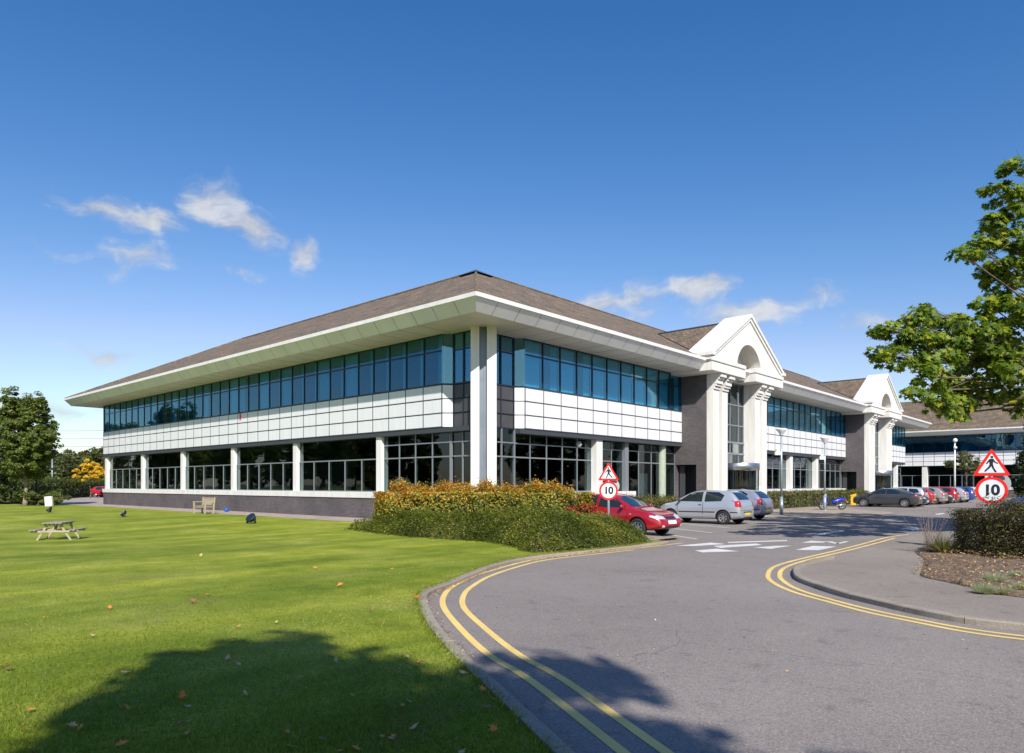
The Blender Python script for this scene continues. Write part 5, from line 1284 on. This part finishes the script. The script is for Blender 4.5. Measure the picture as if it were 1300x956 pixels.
build_type('hatch', 3.90, 1.66,
  [(-1.95,.60),(-1.94,.78),(-1.90,.95),(-1.84,1.02),(-1.52,1.37),(-1.38,1.43),(-.7,1.475),(0,1.46),(.42,1.38),(1.02,1.0),(1.14,.945),(1.6,.86),(1.84,.74),(1.93,.60),(1.95,.48)],
  [(-1.95,.93),(-.3,.93),(1.0,.90),(1.95,.80)], (-1.20,1.26), .295,
  [('side_window', [(.88,.965),(.34,1.325),(-.24,1.385),(-.24,.955)]), ('side_window', [(-.36,.955),(-.36,1.385),(-.95,1.365),(-1.22,1.24),(-1.12,.99)])],
  [(-.60,.985),(-.50,1.36),(.50,1.36),(.60,.985)], [(-.54,1.045),(-.46,1.35),(.46,1.35),(.54,1.045)],
  [('headlight', [(.36,.60),(.44,.74),(.66,.78),(.70,.64)], 'x', 1, 'chrome'), ('tail_lamp', [(.55,.74),(.55,1.0),(.74,1.02),(.76,.74)], 'x', -1, 'tail'), ('tail_lamp', [(-1.90,.76),(-1.84,1.02),(-1.70,.98),(-1.74,.76)], 'y', 1, 'tail')],
  [('rub_strip', [(-.85,.50),(-.85,.545),(.86,.535),(.86,.49)], 'y', 1, 'black_plastic'), ('rub_strip', [(-1.93,.50),(-1.93,.545),(-1.52,.545),(-1.52,.50)], 'y', 1, 'black_plastic'), ('rub_strip', [(-.78,.51),(-.78,.55),(.78,.55),(.78,.51)], 'x', -1, 'black_plastic'),
   ('door_seam', seam(-.29), 'y', 1, 'black_plastic'), ('door_seam', seam(.92,.30,.90), 'y', 1, 'black_plastic'),
   ('door_handle', [(-.22,.80),(-.22,.84),(-.08,.84),(-.08,.80)], 'y', 1, 'black_plastic'), ('number_plate', [(-.26,.40),(-.26,.50),(.26,.50),(.26,.40)], 'x', -1, 'plate_y'), ('front_plate', [(-.26,.36),(-.26,.46),(.26,.46),(.26,.36)], 'x', 1, 'plate_w'),
   ('grille', [(-.34,.60),(-.34,.70),(.34,.70),(.34,.60)], 'x', 1, 'black_plastic'), ('bumper_base', [(-.72,.24),(-.74,.33),(.74,.33),(.72,.24)], 'x', -1, 'black_plastic'), ('tailgate_seam', [(-.66,.60),(-.66,.612),(.66,.612),(.66,.60)], 'x', -1, 'black_plastic')])
build_type('liftback', 4.36, 1.70,
  [(-2.18,.60),(-2.17,.82),(-2.12,.96),(-1.9,1.02),(-1.35,1.27),(-1.0,1.36),(-.5,1.40),(.0,1.40),(.38,1.32),(1.02,.99),(1.16,.93),(1.65,.83),(1.98,.70),(2.13,.58),(2.18,.46)],
  [(-2.18,.92),(-.3,.91),(1.0,.88),(2.18,.72)], (-1.28,1.34), .30,
  [('side_window', [(.92,.945),(.34,1.27),(-.20,1.325),(-.20,.935)]), ('side_window', [(-.30,.935),(-.30,1.325),(-.85,1.29),(-1.28,1.12),(-1.26,.99)])],
  [(-.62,.965),(-.50,1.30),(.50,1.30),(.62,.965)], [(-.54,1.06),(-.46,1.32),(.46,1.32),(.54,1.06)],
  [('headlight', [(.34,.575),(.36,.675),(.62,.72),(.73,.66),(.72,.59)], 'x', 1, 'chrome'), ('headlight', [(1.78,.66),(1.80,.71),(2.02,.66),(2.04,.585)], 'y', 1, 'chrome'), ('fog_lamp', [(.50,.33),(.50,.39),(.62,.39),(.62,.33)], 'x', 1, 'chrome'), ('tail_lamp', [(.46,.78),(.46,.92),(.74,.92),(.74,.78)], 'x', -1, 'tail')],
  [('grille', [(-.30,.575),(-.30,.655),(.30,.655),(.30,.575)], 'x', 1, 'black_plastic'), ('air_intake', [(-.42,.27),(-.42,.36),(.42,.36),(.42,.27)], 'x', 1, 'black_plastic'), ('front_plate', [(-.26,.42),(-.26,.53),(.26,.53),(.26,.42)], 'x', 1, 'plate_w'), ('number_plate', [(-.26,.62),(-.26,.73),(.26,.73),(.26,.62)], 'x', -1, 'plate_y'),
   ('bumper_strip', [(-.80,.545),(-.80,.560),(.80,.560),(.80,.545)], 'x', 1, 'rim'), ('bonnet_seam', [(-.72,.70),(-.70,.712),(.70,.712),(.72,.70)], 'x', 1, 'black_plastic'),
   ('door_seam', seam(-.25,.28,.91), 'y', 1, 'black_plastic'), ('door_seam', seam(.96,.28,.90), 'y', 1, 'black_plastic'), ('side_repeater', [(1.06,.72),(1.06,.75),(1.13,.75),(1.13,.72)], 'y', 1, 'amber'), ('door_handle', [(-.16,.78),(-.16,.815),(-.02,.815),(-.02,.78)], 'y', 1, 'PAINT'),
   ('wiper', [(-.55,.985),(-.1,1.01),(-.1,1.02),(-.55,.995)], 'x', 1, 'black_plastic')])
build_type('saloon', 4.52, 1.80,
  [(-2.26,.60),(-2.25,.90),(-2.18,1.02),(-1.62,1.08),(-1.35,1.15),(-.72,1.385),(-.2,1.43),(.3,1.40),(.68,1.26),(1.12,1.0),(1.26,.955),(1.85,.87),(2.12,.74),(2.24,.56),(2.26,.46)],
  [(-2.26,.96),(-.3,.96),(1.0,.93),(2.26,.76)], (-1.36,1.40), .33,
  [('side_window', [(.98,.975),(.40,1.285),(-.10,1.345),(-.10,.975)]), ('side_window', [(-.19,.975),(-.19,1.345),(-.66,1.30),(-1.10,1.10),(-1.02,1.02)])],
  [(-.64,1.0),(-.52,1.34),(.52,1.34),(.64,1.0)], [(-.56,1.16),(-.48,1.345),(.48,1.345),(.56,1.16)],
  [('headlight', [(.40,.60),(.42,.70),(.74,.74),(.76,.62)], 'x', 1, 'chrome'), ('tail_lamp', [(.48,.80),(.48,.93),(.80,.95),(.82,.80)], 'x', -1, 'tail'), ('tail_lamp', [(-2.24,.80),(-2.18,.95),(-2.0,.92),(-2.02,.82)], 'y', 1, 'tail')],
  [('number_plate', [(-.26,.62),(-.26,.73),(.26,.73),(.26,.62)], 'x', -1, 'plate_y'), ('grille', [(-.24,.56),(-.24,.70),(.24,.70),(.24,.56)], 'x', 1, 'black_plastic'), ('front_plate', [(-.26,.38),(-.26,.48),(.26,.48),(.26,.38)], 'x', 1, 'plate_w'),
   ('door_seam', seam(-.14,.30,.95), 'y', 1, 'black_plastic'), ('door_seam', seam(1.02,.30,.93), 'y', 1, 'black_plastic'), ('door_handle', [(-.04,.84),(-.04,.875),(.12,.875),(.12,.84)], 'y', 1, 'PAINT'), ('bumper_seam', [(-.8,.58),(-.8,.59),(.8,.59),(.8,.58)], 'x', -1, 'black_plastic')])
build_type('estate', 4.40, 1.74,
  [(-2.2,.60),(-2.19,.90),(-2.14,1.05),(-1.92,1.38),(-1.72,1.46),(-.7,1.51),(.0,1.49),(.42,1.40),(1.08,1.0),(1.22,.95),(1.8,.86),(2.06,.73),(2.18,.56),(2.2,.46)],
  [(-2.2,.94),(-.3,.94),(1.0,.92),(2.2,.76)], (-1.30,1.36), .31,
  [('side_window', [(.94,.975),(.36,1.335),(-.12,1.39),(-.12,.965)]), ('side_window', [(-.22,.965),(-.22,1.40),(-.92,1.385),(-.98,.97)]), ('side_window', [(-1.08,.975),(-1.02,1.38),(-1.62,1.34),(-1.80,1.06)])],
  [(-.62,1.0),(-.50,1.38),(.50,1.38),(.62,1.0)], [(-.58,1.08),(-.50,1.37),(.50,1.37),(.58,1.08)],
  [('headlight', [(.40,.60),(.42,.71),(.70,.75),(.73,.62)], 'x', 1, 'chrome'), ('tail_lamp', [(.62,.80),(.58,1.06),(.74,1.06),(.80,.80)], 'x', -1, 'tail'), ('tail_lamp', [(-2.17,.80),(-2.12,1.05),(-2.02,1.02),(-2.04,.82)], 'y', 1, 'tail')],
  [('number_plate', [(-.26,.62),(-.26,.73),(.26,.73),(.26,.62)], 'x', -1, 'plate_y'), ('grille', [(-.3,.56),(-.3,.68),(.3,.68),(.3,.56)], 'x', 1, 'black_plastic'), ('front_plate', [(-.26,.38),(-.26,.48),(.26,.48),(.26,.38)], 'x', 1, 'plate_w'),
   ('door_seam', seam(-.17,.30,.95), 'y', 1, 'black_plastic'), ('door_seam', seam(.98,.30,.92), 'y', 1, 'black_plastic')])
PNT = {k: paint('car_paint_'+k, c, m_) for k, (c, m_) in dict(red=((.34,.006,.014),.1), silver=((.50,.53,.57),.5), lilac=((.36,.38,.46),.5), grey=((.055,.058,.068),.4), pearl=((.58,.60,.62),.4), navy=((.015,.03,.085),.3), crimson=((.45,.02,.03),.2), bronze=((.42,.40,.37),.5), black=((.025,.028,.03),.3), blue=((.02,.07,.30),.3), sky=((.05,.12,.30),.4)).items()}
UP = (0,1); DN = (0,-1)
car('liftback', 'parked_car', (-.22,-9.25+2.18), DN, PNT['red'], 'dark red car parked nose-out beside the low green shrub, behind the left road sign')
car('hatch', 'parked_car', (8.12,-8.15+1.95), UP, PNT['silver'], 'silver three-door hatchback with a black rubbing strip, parked right of the red car', mirror_m=M['black_plastic'])
car('hatch', 'parked_car', (12.3,-7.35+1.95), UP, PNT['lilac'], 'lilac-grey hatchback seen from behind, half hidden by the silver three-door hatchback')
GR = 'cars parked in a row along the far car park'
row = [('saloon',37.3,UP,'grey',-8.55,'dark grey saloon parked first in the far row, behind the blue scooter'),
 ('saloon',39.9,DN,'navy',-8.5,'navy car parked nose-out just past the dark grey saloon'),
 ('estate',42.6,UP,'pearl',-7.9,'pale silver estate showing over the dark grey saloon'),
 ('hatch',45.2,UP,'crimson',-7.9,'small red hatchback between the pale silver estate and a bronze-silver car'),
 ('hatch',47.7,UP,'bronze',-8.3,'bronze-silver hatchback with red tail lamps next to the small red hatchback'),
 ('hatch',50.2,DN,'black',-8.4,'black hatchback parked nose-out before the red estate'),
 ('estate',52.8,UP,'red',-8.3,'red estate car standing tall in the middle of the far row'),
 ('hatch',55.4,UP,'silver',-8.6,'silver hatchback right of the red estate'),
 ('estate',58.0,UP,'blue',-8.8,'deep blue estate at the end of the far row by the lamp post')]
for k, x, hd, c, yb, lb in row:
    T_ = {'saloon':4.52,'estate':4.40,'hatch':3.9}[k]
    car(k, 'parked_car', (x, yb+T_/2), hd, PNT[c], lb, GR)
car('hatch', 'parked_car', (30.2,-16.4), UP, PNT['sky'], 'mid blue car at the right edge, its roof showing above the dark hedge', 'cars on the right of the car park')
car('hatch', 'parked_car', (46.0,-17.6), UP, PNT['crimson'], 'red car at the right edge beyond the mid blue one', 'cars on the right of the car park')
car('saloon', 'parked_car', (42.5,-16.6), UP, PNT['black'], 'black car between the sign and the red car at the right edge', 'cars on the right of the car park')
q = CP(137,615,92); car('hatch', 'parked_car', (q.x, q.y), (.67,-.74), PNT['crimson'], 'red car half hidden behind the left end of the building')

# ------------------------------------------------------------------ scooter
def scooter(loc, hd, pm, label):
    r = empty('scooter', loc, atan2(hd[1],hd[0]), label, 'scooter')
    for nm, x in (('wheel',.66),('wheel',-.62)):
        w = bpy.data.objects.new('wheel', None); link(w, r); w.location = (x,0,.28)
        t = MB(); t.smooth = True
        t.lathe([(.20,-.04),(.25,-.055),(.28,-.03),(.285,0),(.28,.03),(.25,.055),(.20,.04),(.20,-.04)], n=28, axis='y'); t.build('tyre', M['black_rubber'], w)
        m_ = MB()
        for k in range(5): a = 2*pi*k/5; m_.tube((0,0,0),(.2*cos(a),0,.2*sin(a)),.012,.016,6)
        m_.lathe([(0,-.04),(.05,-.035),(.05,.035),(0,.04)], n=12, axis='y'); m_.lathe([(.18,-.03),(.205,-.03),(.205,.03),(.18,.03)], n=24, axis='y'); m_.build('rim', M['rim'], w)
    def loft(name, secs, m):
        b = MB(); b.smooth = True; vs = []; n = 10
        for (x, z, hw, hh) in secs:
            for k in range(n): a = 2*pi*k/n; vs.append((x, hw*cos(a), z+hh*sin(a)))
        fs = [(i*n+k, i*n+(k+1)%n, (i+1)*n+(k+1)%n, (i+1)*n+k) for i in range(len(secs)-1) for k in range(n)] + [tuple(range(n))[::-1], tuple((len(secs)-1)*n+k for k in range(n))]
        b.add(vs, fs); return b.build(name, m, r)
    loft('tail_fairing', [(-.86,.74,.04,.03),(-.7,.70,.10,.10),(-.4,.64,.13,.13),(-.1,.56,.13,.12),(.05,.48,.10,.08)], pm)
    loft('seat', [(-.72,.80,.08,.03),(-.45,.79,.12,.045),(-.1,.75,.12,.05),(.06,.70,.07,.04)], M['black_plastic'])
    loft('front_mudguard', [(.42,.50,.05,.03),(.55,.60,.07,.03),(.72,.60,.07,.03),(.88,.48,.05,.025)], pm)
    loft('front_shield', [(.30,.45,.12,.14),(.36,.65,.18,.16),(.42,.85,.15,.10),(.44,.98,.08,.05)], pm)
    loft('footboard', [(.34,.30,.13,.04),(0,.28,.14,.05),(-.3,.32,.12,.07)], M['black_plastic'])
    loft('engine', [(-.65,.27,.06,.06),(-.4,.30,.10,.10),(-.15,.34,.09,.09)], M['black_plastic'])
    b = MB(); b.tube((.66,.07,.28),(.42,.07,.92),.018); b.tube((.66,-.07,.28),(.42,-.07,.92),.018); b.build('fork', M['rim'], r)
    b = MB(); b.tube((.38,-.33,1.02),(.38,.33,1.02),.014); b.tube((.38,.30,1.02),(.34,.36,1.18),.006); b.tube((.38,-.30,1.02),(.34,-.36,1.18),.006); b.tube((.42,0,.9),(.38,0,1.02),.02); b.build('handlebar', M['black_plastic'], r)
    b = MB()
    for s in (-1,1): b.obox((.33,s*.37,1.21),(.006,0,0),(0,.06,0),(0,0,.035))
    b.build('mirror', M['black_plastic'], r)
    b = MB(); b.smooth = True; b.lathe([(0,-.04),(.08,-.03),(.09,.02),(0,.04)], (.48,0,.98), axis='x', n=16); b.build('headlamp', M['chrome'], r)
    b = MB(); b.smooth = True; b.tube((-.15,.14,.26),(-.78,.17,.36),.045,.055,12); b.build('exhaust', M['rim'], r)
    b = MB(); b.tube((-.84,0,.72),(-.98,0,.46),.012); b.obox((-.97,0,.50),(.03,0,-.06),(0,.09,0),(.005,0,.003)); b.build('number_plate', M['plate_y'], r)
    b = MB(); b.obox((-.87,0,.70),(.012,0,0),(0,.05,0),(0,0,.03)); b.build('tail_lamp', M['tail'], r)
    b = MB(); b.tube((-.05,.1,.26),(-.12,.26,.0),.012); b.build('stand', M['rim'], r)
    return r
q = CP(1057,615,46.6); scooter((q.x,q.y,.02), (-.67,.7427), paint('scooter_blue', (.01,.03,.50), .1), 'blue motor scooter standing on the paving behind the second lamp post')
q = CP(1083,615,56); gb = empty('grit_bin', (q.x,q.y,.02), .3, 'small yellow bin in front of the bonnet of the dark grey saloon', 'bin'); gb.scale = (.62,.62,.95)
mb = MB(); mb.prism([(-.42,.02),(.42,.02),(.46,.78),(-.46,.78)], lambda p_,q_,d: (p_,d,q_), -.3, .3); mb.build('box', M['yellow_plastic'], gb, bevel=.02)
mb = MB(); mb.prism([(-.34,.785),(.34,.785),(.36,.86),(-.36,1.0)], lambda p_,q_,d: (d,p_,q_), -.5, .5); mb.build('lid', M['yellow_plastic'], gb, bevel=.02)

# ------------------------------------------------------------------ road signs
def text_mesh(body, size, m, parent, bold=.012):
    cu = bpy.data.curves.new('t', 'FONT'); cu.body = body; cu.size = size; cu.align_x = 'CENTER'; cu.align_y = 'CENTER'; cu.offset = bold; cu.extrude = .0008; cu.space_character = .92
    o = bpy.data.objects.new('t', cu); COL.objects.link(o); dg = bpy.context.evaluated_depsgraph_get(); me = bpy.data.meshes.new_from_object(o.evaluated_get(dg))
    bpy.data.objects.remove(o); me.materials.clear(); me.materials.append(m); o = bpy.data.objects.new('lettering', me); link(o, parent); return o
def ngon(r, n, ph=0): return [(r*cos(2*pi*k/n+ph), r*sin(2*pi*k/n+ph)) for k in range(n)]
def roundtri(s, rr):
    """equilateral triangle, side s, base at z=0, rounded corners"""
    h = s*sqrt(3)/2; cs_ = [(-s/2,0),(s/2,0),(0,h)]; ctr = (0,h/3); out = []
    for i, (x, z) in enumerate(cs_):
        d = Vector((ctr[0]-x, ctr[1]-z)).normalized(); c = Vector((x,z))+d*(2*rr); a0 = atan2(-d.y,-d.x)
        for k in range(-5,6): a = a0+k*radians(60)/5; out.append((c.x+rr*cos(a), c.y+rr*sin(a)))
    return out
def road_sign(loc, tri, circ, zc, zt, hd, label, flip=1):
    """hd: direction the face looks; local -y is the face"""
    r = empty('road_sign', loc, atan2(hd[1],hd[0])+pi/2, label, 'road sign', 'pedestrian and speed limit signs'); 
    pp = lambda y: (lambda p_,q_,d: (p_, d, q_))
    mb = MB(); mb.smooth = True; mb.tube((0,.045,0),(0,.045,zt+tri*.8),.038,n=16); mb.build('post', M['galv'], r)
    t = bpy.data.objects.new('warning_triangle', None); link(t, r); t.location = (0,0,zt)
    mb = MB(); mb.prism(roundtri(tri,.03), pp(0), -.003, .003); mb.build('red_border', M['red_sign'], t)
    inner = roundtri(tri*.71,.012); oz = tri*.0915
    mb = MB(); mb.prism([(x,z+oz) for x,z in inner], pp(0), -.0055, -.0032); mb.build('white_field', M['white_sign'], t)
    u = tri/.60
    def poly(pts): return [(flip*x*u, z*u) for x, z in pts]
    fig = MB()
    fig.prism([(x+flip*.006*u, z+.352*u) for x, z in ngon(.024*u,16)], pp(0), -.0075, -.0057)
    for k, pts in enumerate([[(-.030,.318),(.026,.322),(.034,.300),(.022,.205),(-.028,.205),(-.040,.290)],          # torso
      [(-.028,.318),(-.044,.300),(-.085,.235),(-.076,.216),(-.066,.222),(-.026,.280)],                               # back arm
      [(.022,.320),(.034,.312),(.062,.262),(.104,.238),(.098,.220),(.052,.240),(.022,.280)],                          # front arm
      [(-.028,.212),(.006,.208),(-.012,.160),(-.090,.076),(-.112,.078),(-.108,.098),(-.048,.170)],                    # back leg
      [(-.012,.212),(.024,.212),(.040,.150),(.082,.076),(.078,.066),(.052,.064),(.048,.072),(.008,.150)]]):
        fig.prism(poly(pts), pp(0), -.0075-.00006*k, -.0057)
    fig.build('walking_figure', M['black_sign'], t)
    c = bpy.data.objects.new('speed_limit_disc', None); link(c, r); c.location = (0,0,zc)
    mb = MB(); mb.prism(ngon(circ/2,56), pp(0), -.003, .003); mb.build('red_border', M['red_sign'], c)
    mb = MB(); mb.prism(ngon(circ/2*.79,56), pp(0), -.0055, -.0032); mb.build('white_field', M['white_sign'], c)
    tx = text_mesh('10', circ*.53, M['black_sign'], c, circ*.020); tx.rotation_euler = (pi/2,0,0); tx.location = (0,-.0072,-.0)
    b = MB(); b.prism([(x+.10*u, z+zc+circ*.25) for x, z in ngon(circ*.40,40)], pp(0), .095, .101); b.build('rear_plate', mat('sign_back_grey', (.42,.44,.46), .5, .3), r)
    b = MB()
    for z in (zc-.1, zc+.1, zt+tri*.15, zt+tri*.45): b.box(-.07,.07,.002,.05,z-.015,z+.015)
    b.build('clip', M['galv'], r)
q = CP(772.5,615,21.2); road_sign((q.x,q.y,.0), .64, .565, 1.51, 1.82, (-(q.x-CAM[0])+.8,-(q.y-CAM[1])), 'round 10 and triangular pedestrian sign on a grey post in front of the red car', -1)
q = CP(1258.5,615,17.5); road_sign((q.x,q.y,.1), .80, .68, 1.45, 1.815, (-(q.x-CAM[0])+1.5,-(q.y-CAM[1])), 'large round 10 and triangular pedestrian sign rising from the dark hedge at the right')

# ------------------------------------------------------------------ lamp posts
def lamp(loc, H, label, group='lamp posts on the paving'):
    r = empty('lamp_post', loc, atan2(.6696,.7425)-pi/2, label, 'lamp post', group)
    mb = MB(); mb.smooth = True; mb.path([(0,0,0),(0,0,.9),(0,0,1.0),(0,0,H-.35)],[.095,.095,.06,.05],14); mb.lathe([(.16,0),(.16,.02),(.1,.03)],n=16); mb.build('post', M['galv'], r)
    b = MB(); b.smooth = True; b.lathe([(.05,H-.42),(.07,H-.36),(.12,H-.30),(.05,H-.28)], n=20); b.build('lamp_collar', M['galv'], r)
    b = MB(); b.smooth = True; b.lathe([(.08,H-.30),(.16,H-.20),(.27,H-.06),(.30,H),(.24,H+.03),(0,H+.05)], n=28); b.build('lamp_bowl', M['lampglass'], r)
    b = MB(); b.box(-.38,-.06,-.10,.10,H-1.45,H-1.25); b.box(-.30,-.10,-.07,.07,H-1.25,H-1.12); b.tube((-.1,0,H-1.32),(0,0,H-1.32),.025); b.build('floodlight', mat('cream_box', (.62,.58,.50), .5), r, bevel=.01)
lamp((18.16,-5.72,.02), 4.75, 'lamp post with a white bowl on the beige paving, nearer of the two')
lamp((27.11,-5.12,.02), 4.75, 'lamp post with a white bowl beside the blue scooter')
q = CP(1212,615,66); r = empty('lamp_post', (q.x,q.y,0), .4, 'tall white car park lamp post with two heads beyond the far row of cars', 'lamp post')
mb = MB(); mb.smooth = True; mb.path([(0,0,0),(0,0,1),(0,0,5.7)],[.10,.08,.06],12); mb.build('post', M['white_paint'], r)
mb = MB(); mb.smooth = True; mb.lathe([(0,6.05),(.16,5.98),(.2,5.8),(.08,5.68)], (-.12,0,0), n=16); mb.lathe([(0,5.3),(.14,5.24),(.16,5.12),(.06,5.05)], (-.15,0,0), n=16); mb.build('lamp_head', M['lampglass'], r)
q = CP(46.5,615,60); r = empty('lamp_post', (q.x,q.y,0), 0, 'dark slim lamp post beside the round-crowned tree', 'lamp post')
mb = MB(); mb.smooth = True; mb.path([(0,0,0),(0,0,5.0)],[.09,.06],12); mb.build('post', M['black_plastic'], r)
mb = MB(); mb.obox((-.3,0,5.02),(.36,0,.03),(0,.12,0),(0,0,.05)); mb.build('lamp_head', M['galv'], r)
q = CP(66.5,615,78); r = empty('lamp_post', (q.x,q.y,0), 0, 'lamp post with a white globe in front of the skyline trees', 'lamp post')
mb = MB(); mb.smooth = True; mb.path([(0,0,0),(0,0,4.8)],[.07,.05],12); mb.build('post', M['galv'], r)
mb = MB(); mb.smooth = True; mb.lathe([(0,5.25),(.16,5.2),(.25,5.02),(.2,4.86),(.06,4.78)], n=16); mb.build('lamp_globe', M['lampglass'], r)
mb = MB(); mb.box(-.25,.25,-.1,.1,3.35,3.55); mb.build('bracket', M['black_plastic'], r)
# overhead cables on poles
mb = MB()
a = CP(-160,615,170); b = CP(260,615,180)
pl = []
for qq in (a, b):
    p_ = empty('electricity_pole', (qq.x,qq.y,0), 0, 'tall timber electricity pole carrying the cables '+('beyond the left edge' if qq is a else 'behind the building'), 'pole'); m_ = MB(); m_.tube((0,0,0),(0,0,17.2),.22,.14); m_.box(-1.5,1.5,-.1,.1,16.4,16.6); m_.box(-1.5,1.5,-.1,.1,12.5,12.7); m_.build('shaft', M['bark'], p_)
for z_ in (16.6, 14.6, 12.6, 10.2):
    m_ = MB(); N_ = 20
    P_ = [Vector((a.x,a.y,z_)).lerp(Vector((b.x,b.y,z_)), i/N_)-Vector((0,0,3.0*(1-(2*i/N_-1)**2)*.5)) for i in range(N_+1)]
    m_.path(P_, [.045]*(N_+1), 5); tag(m_.build('overhead_cable', M['cable']), {16.6:'topmost overhead cable across the sky left of the building',14.6:'second overhead cable from the top',12.6:'third overhead cable from the top',10.2:'lowest overhead cable, just over the skyline trees'}[z_], 'cable', 'overhead cables')

# ------------------------------------------------------------------ lawn furniture
q = CP(75,615,23.4); tz = lz(q.x, q.y)
pt = empty('picnic_table', (q.x,q.y,tz), radians(56), 'weathered grey timber picnic table with attached benches on the lawn', 'picnic table')
pt.scale = (.79,.79,.82)
mb = MB()
for k in range(5): mb.box(-.75,.75,-.36+.147*k,-.36+.147*k+.137,.68,.72)
mb.build('table_top', M['timber_grey'], pt, bevel=.005)
for s in (-1,1):
    mb = MB()
    for k in range(2): mb.box(-.75,.75,s*.72-.13+.135*k,s*.72-.005+.135*k,.40,.435)
    mb.build('bench_seat', M['timber_grey'], pt, bevel=.005)
for x in (-.52,.52):
    for s in (-1,1):
        mb = MB(); mb.obox((x,s*.42,.34),(.022,0,0),(0,.045,0),Vector((0,-s*.21,.345))); mb.build('leg', M['timber_pale'], pt)
    mb = MB(); mb.box(x-.062,x-.024,-.84,.84,.325,.40); mb.box(x-.062,x-.024,-.36,.36,.60,.68); mb.build('cross_beam', M['timber_pale'], pt)
    mb = MB(); mb.obox((x*.55,0,.5),(abs(x)*.42,0,0.16 if x < 0 else -.16),(0,.035,0),(.02,0,.03)); mb.build('brace', M['timber_pale'], pt)
bn = empty('garden_bench', (-2.75,19.0,.05), 0, 'slatted timber garden bench on the path below the ground-floor windows', 'bench')
mb = MB()
for k in range(5): mb.box(-.32+.1*k,-.24+.1*k,-.72,.72,.41,.435)
mb.build('seat', M['timber_pale'], bn)
mb = MB(); mb.box(.22,.26,-.72,.72,.82,.90); mb.box(.18,.22,-.72,.72,.48,.53)
for k in range(13): y = -.66+.11*k; mb.obox((.215,y,.68),(.010,0,0),(0,.028,0),(.02,0,.16))
mb.build('backrest', M['timber_pale'], bn)
for y in (-.70,.70):
    mb = MB(); mb.box(-.34,-.27,y-.035,y+.035,0,.64); mb.build('leg', M['timber_pale'], bn)
    mb = MB(); mb.obox((.20,y,.46),(.035,0,0),(0,.036,0),(.045,0,.46)); mb.build('leg', M['timber_pale'], bn)
    mb = MB(); mb.box(-.38,.2,y-.04,y+.04,.642,.675); mb.build('arm_rest', M['timber_pale'], bn)
mb = MB(); mb.box(-.3,.2,-.665,-.64,.34,.40); mb.box(-.3,.2,.64,.665,.34,.40); mb.box(-.30,-.28,-.66,.66,.33,.405); mb.build('rail', M['timber_pale'], bn)
x, y = -.75, 20.5
bg_ = empty('carrier_bag', (x,y,.05), .4, 'small bright blue bag lying at the foot of the brick wall', 'bag'); bg_.scale = (.8,.8,.75)
bm = bmesh.new(); bmesh.ops.create_icosphere(bm, subdivisions=3, radius=1)
for v in bm.verts:
    n_ = .10*sin(v.co.x*7+v.co.z*3)+.07*sin(v.co.y*9+v.co.x*4); v.co = Vector((v.co.x*.20*(1+n_), v.co.y*.17*(1+n_), max(-.98, v.co.z)*.15*(1+n_)+.15)); 
    if v.co.z > .2: v.co.x *= .62; v.co.y *= .62
me = bpy.data.meshes.new('bag'); bm.to_mesh(me); bm.free(); me.materials.append(M['blue_plastic']); [setattr(f,'use_smooth',True) for f in me.polygons]; link(bpy.data.objects.new('sack', me), bg_)
mb = MB(); [mb.tube((s*.05,-.03,.27),(s*.02,0,.40),.012,.006,6) for s in (-1,1)]; mb.build('handle', M['blue_plastic'], bg_)
for (px, py, lb, rz) in [(63,651.6,'black round floodlight on the lawn in front of the white cabinet',.2),(157,656.8,'black round floodlight on the lawn left of the bench',.5),(319,664.5,'black round floodlight on the lawn, the nearest and largest of the three',.9)]:
    x, y = G(px, py); sc = .9 if px > 200 else .72
    r = empty('floodlight', (x,y,lz(x,y)), radians(140)+rz, lb, 'floodlight', 'floodlights set on the lawn'); r.scale = (sc,sc,sc)
    b = MB(); b.smooth = True; b.lathe([(0,-.16),(.12,-.15),(.20,-.08),(.24,.02),(.25,.08),(.23,.09)], axis='x', n=24); o = b.build('housing', M['black_plastic'], r); o.location = (0,0,.26); o.rotation_euler = (0,-.75,0); 
    b = MB(); b.smooth = True; b.lathe([(.232,.086),(0,.09)], axis='x', n=24); o2 = b.build('lens', M['glassdark'], o)
    b = MB(); b.box(-.06,.06,-.28,-.26,.02,.28); b.box(-.06,.06,.26,.28,.02,.28); b.box(-.06,.06,-.28,.28,0,.025); b.build('bracket', M['black_plastic'], r)
x, y = G(63,644); cb_ = empty('cabinet', (x,y,.04), radians(42-90), 'white service cabinet leaning slightly on the grass before the green bush', 'cabinet')
o = None
cb_.scale = (.8,.8,.85); mb = MB(); mb.box(-.33,.33,-.12,.12,.06,.90); o = mb.build('case', M['white_paint'], cb_, bevel=.02); o.rotation_euler = (0,radians(-5),0)
mb = MB(); mb.box(-.28,.28,-.128,-.122,.12,.84); d = mb.build('door', M['white_panel'], o)
mb = MB(); mb.box(-.3,.3,-.10,.10,0,.07); mb.build('plinth', M['concrete'], cb_)
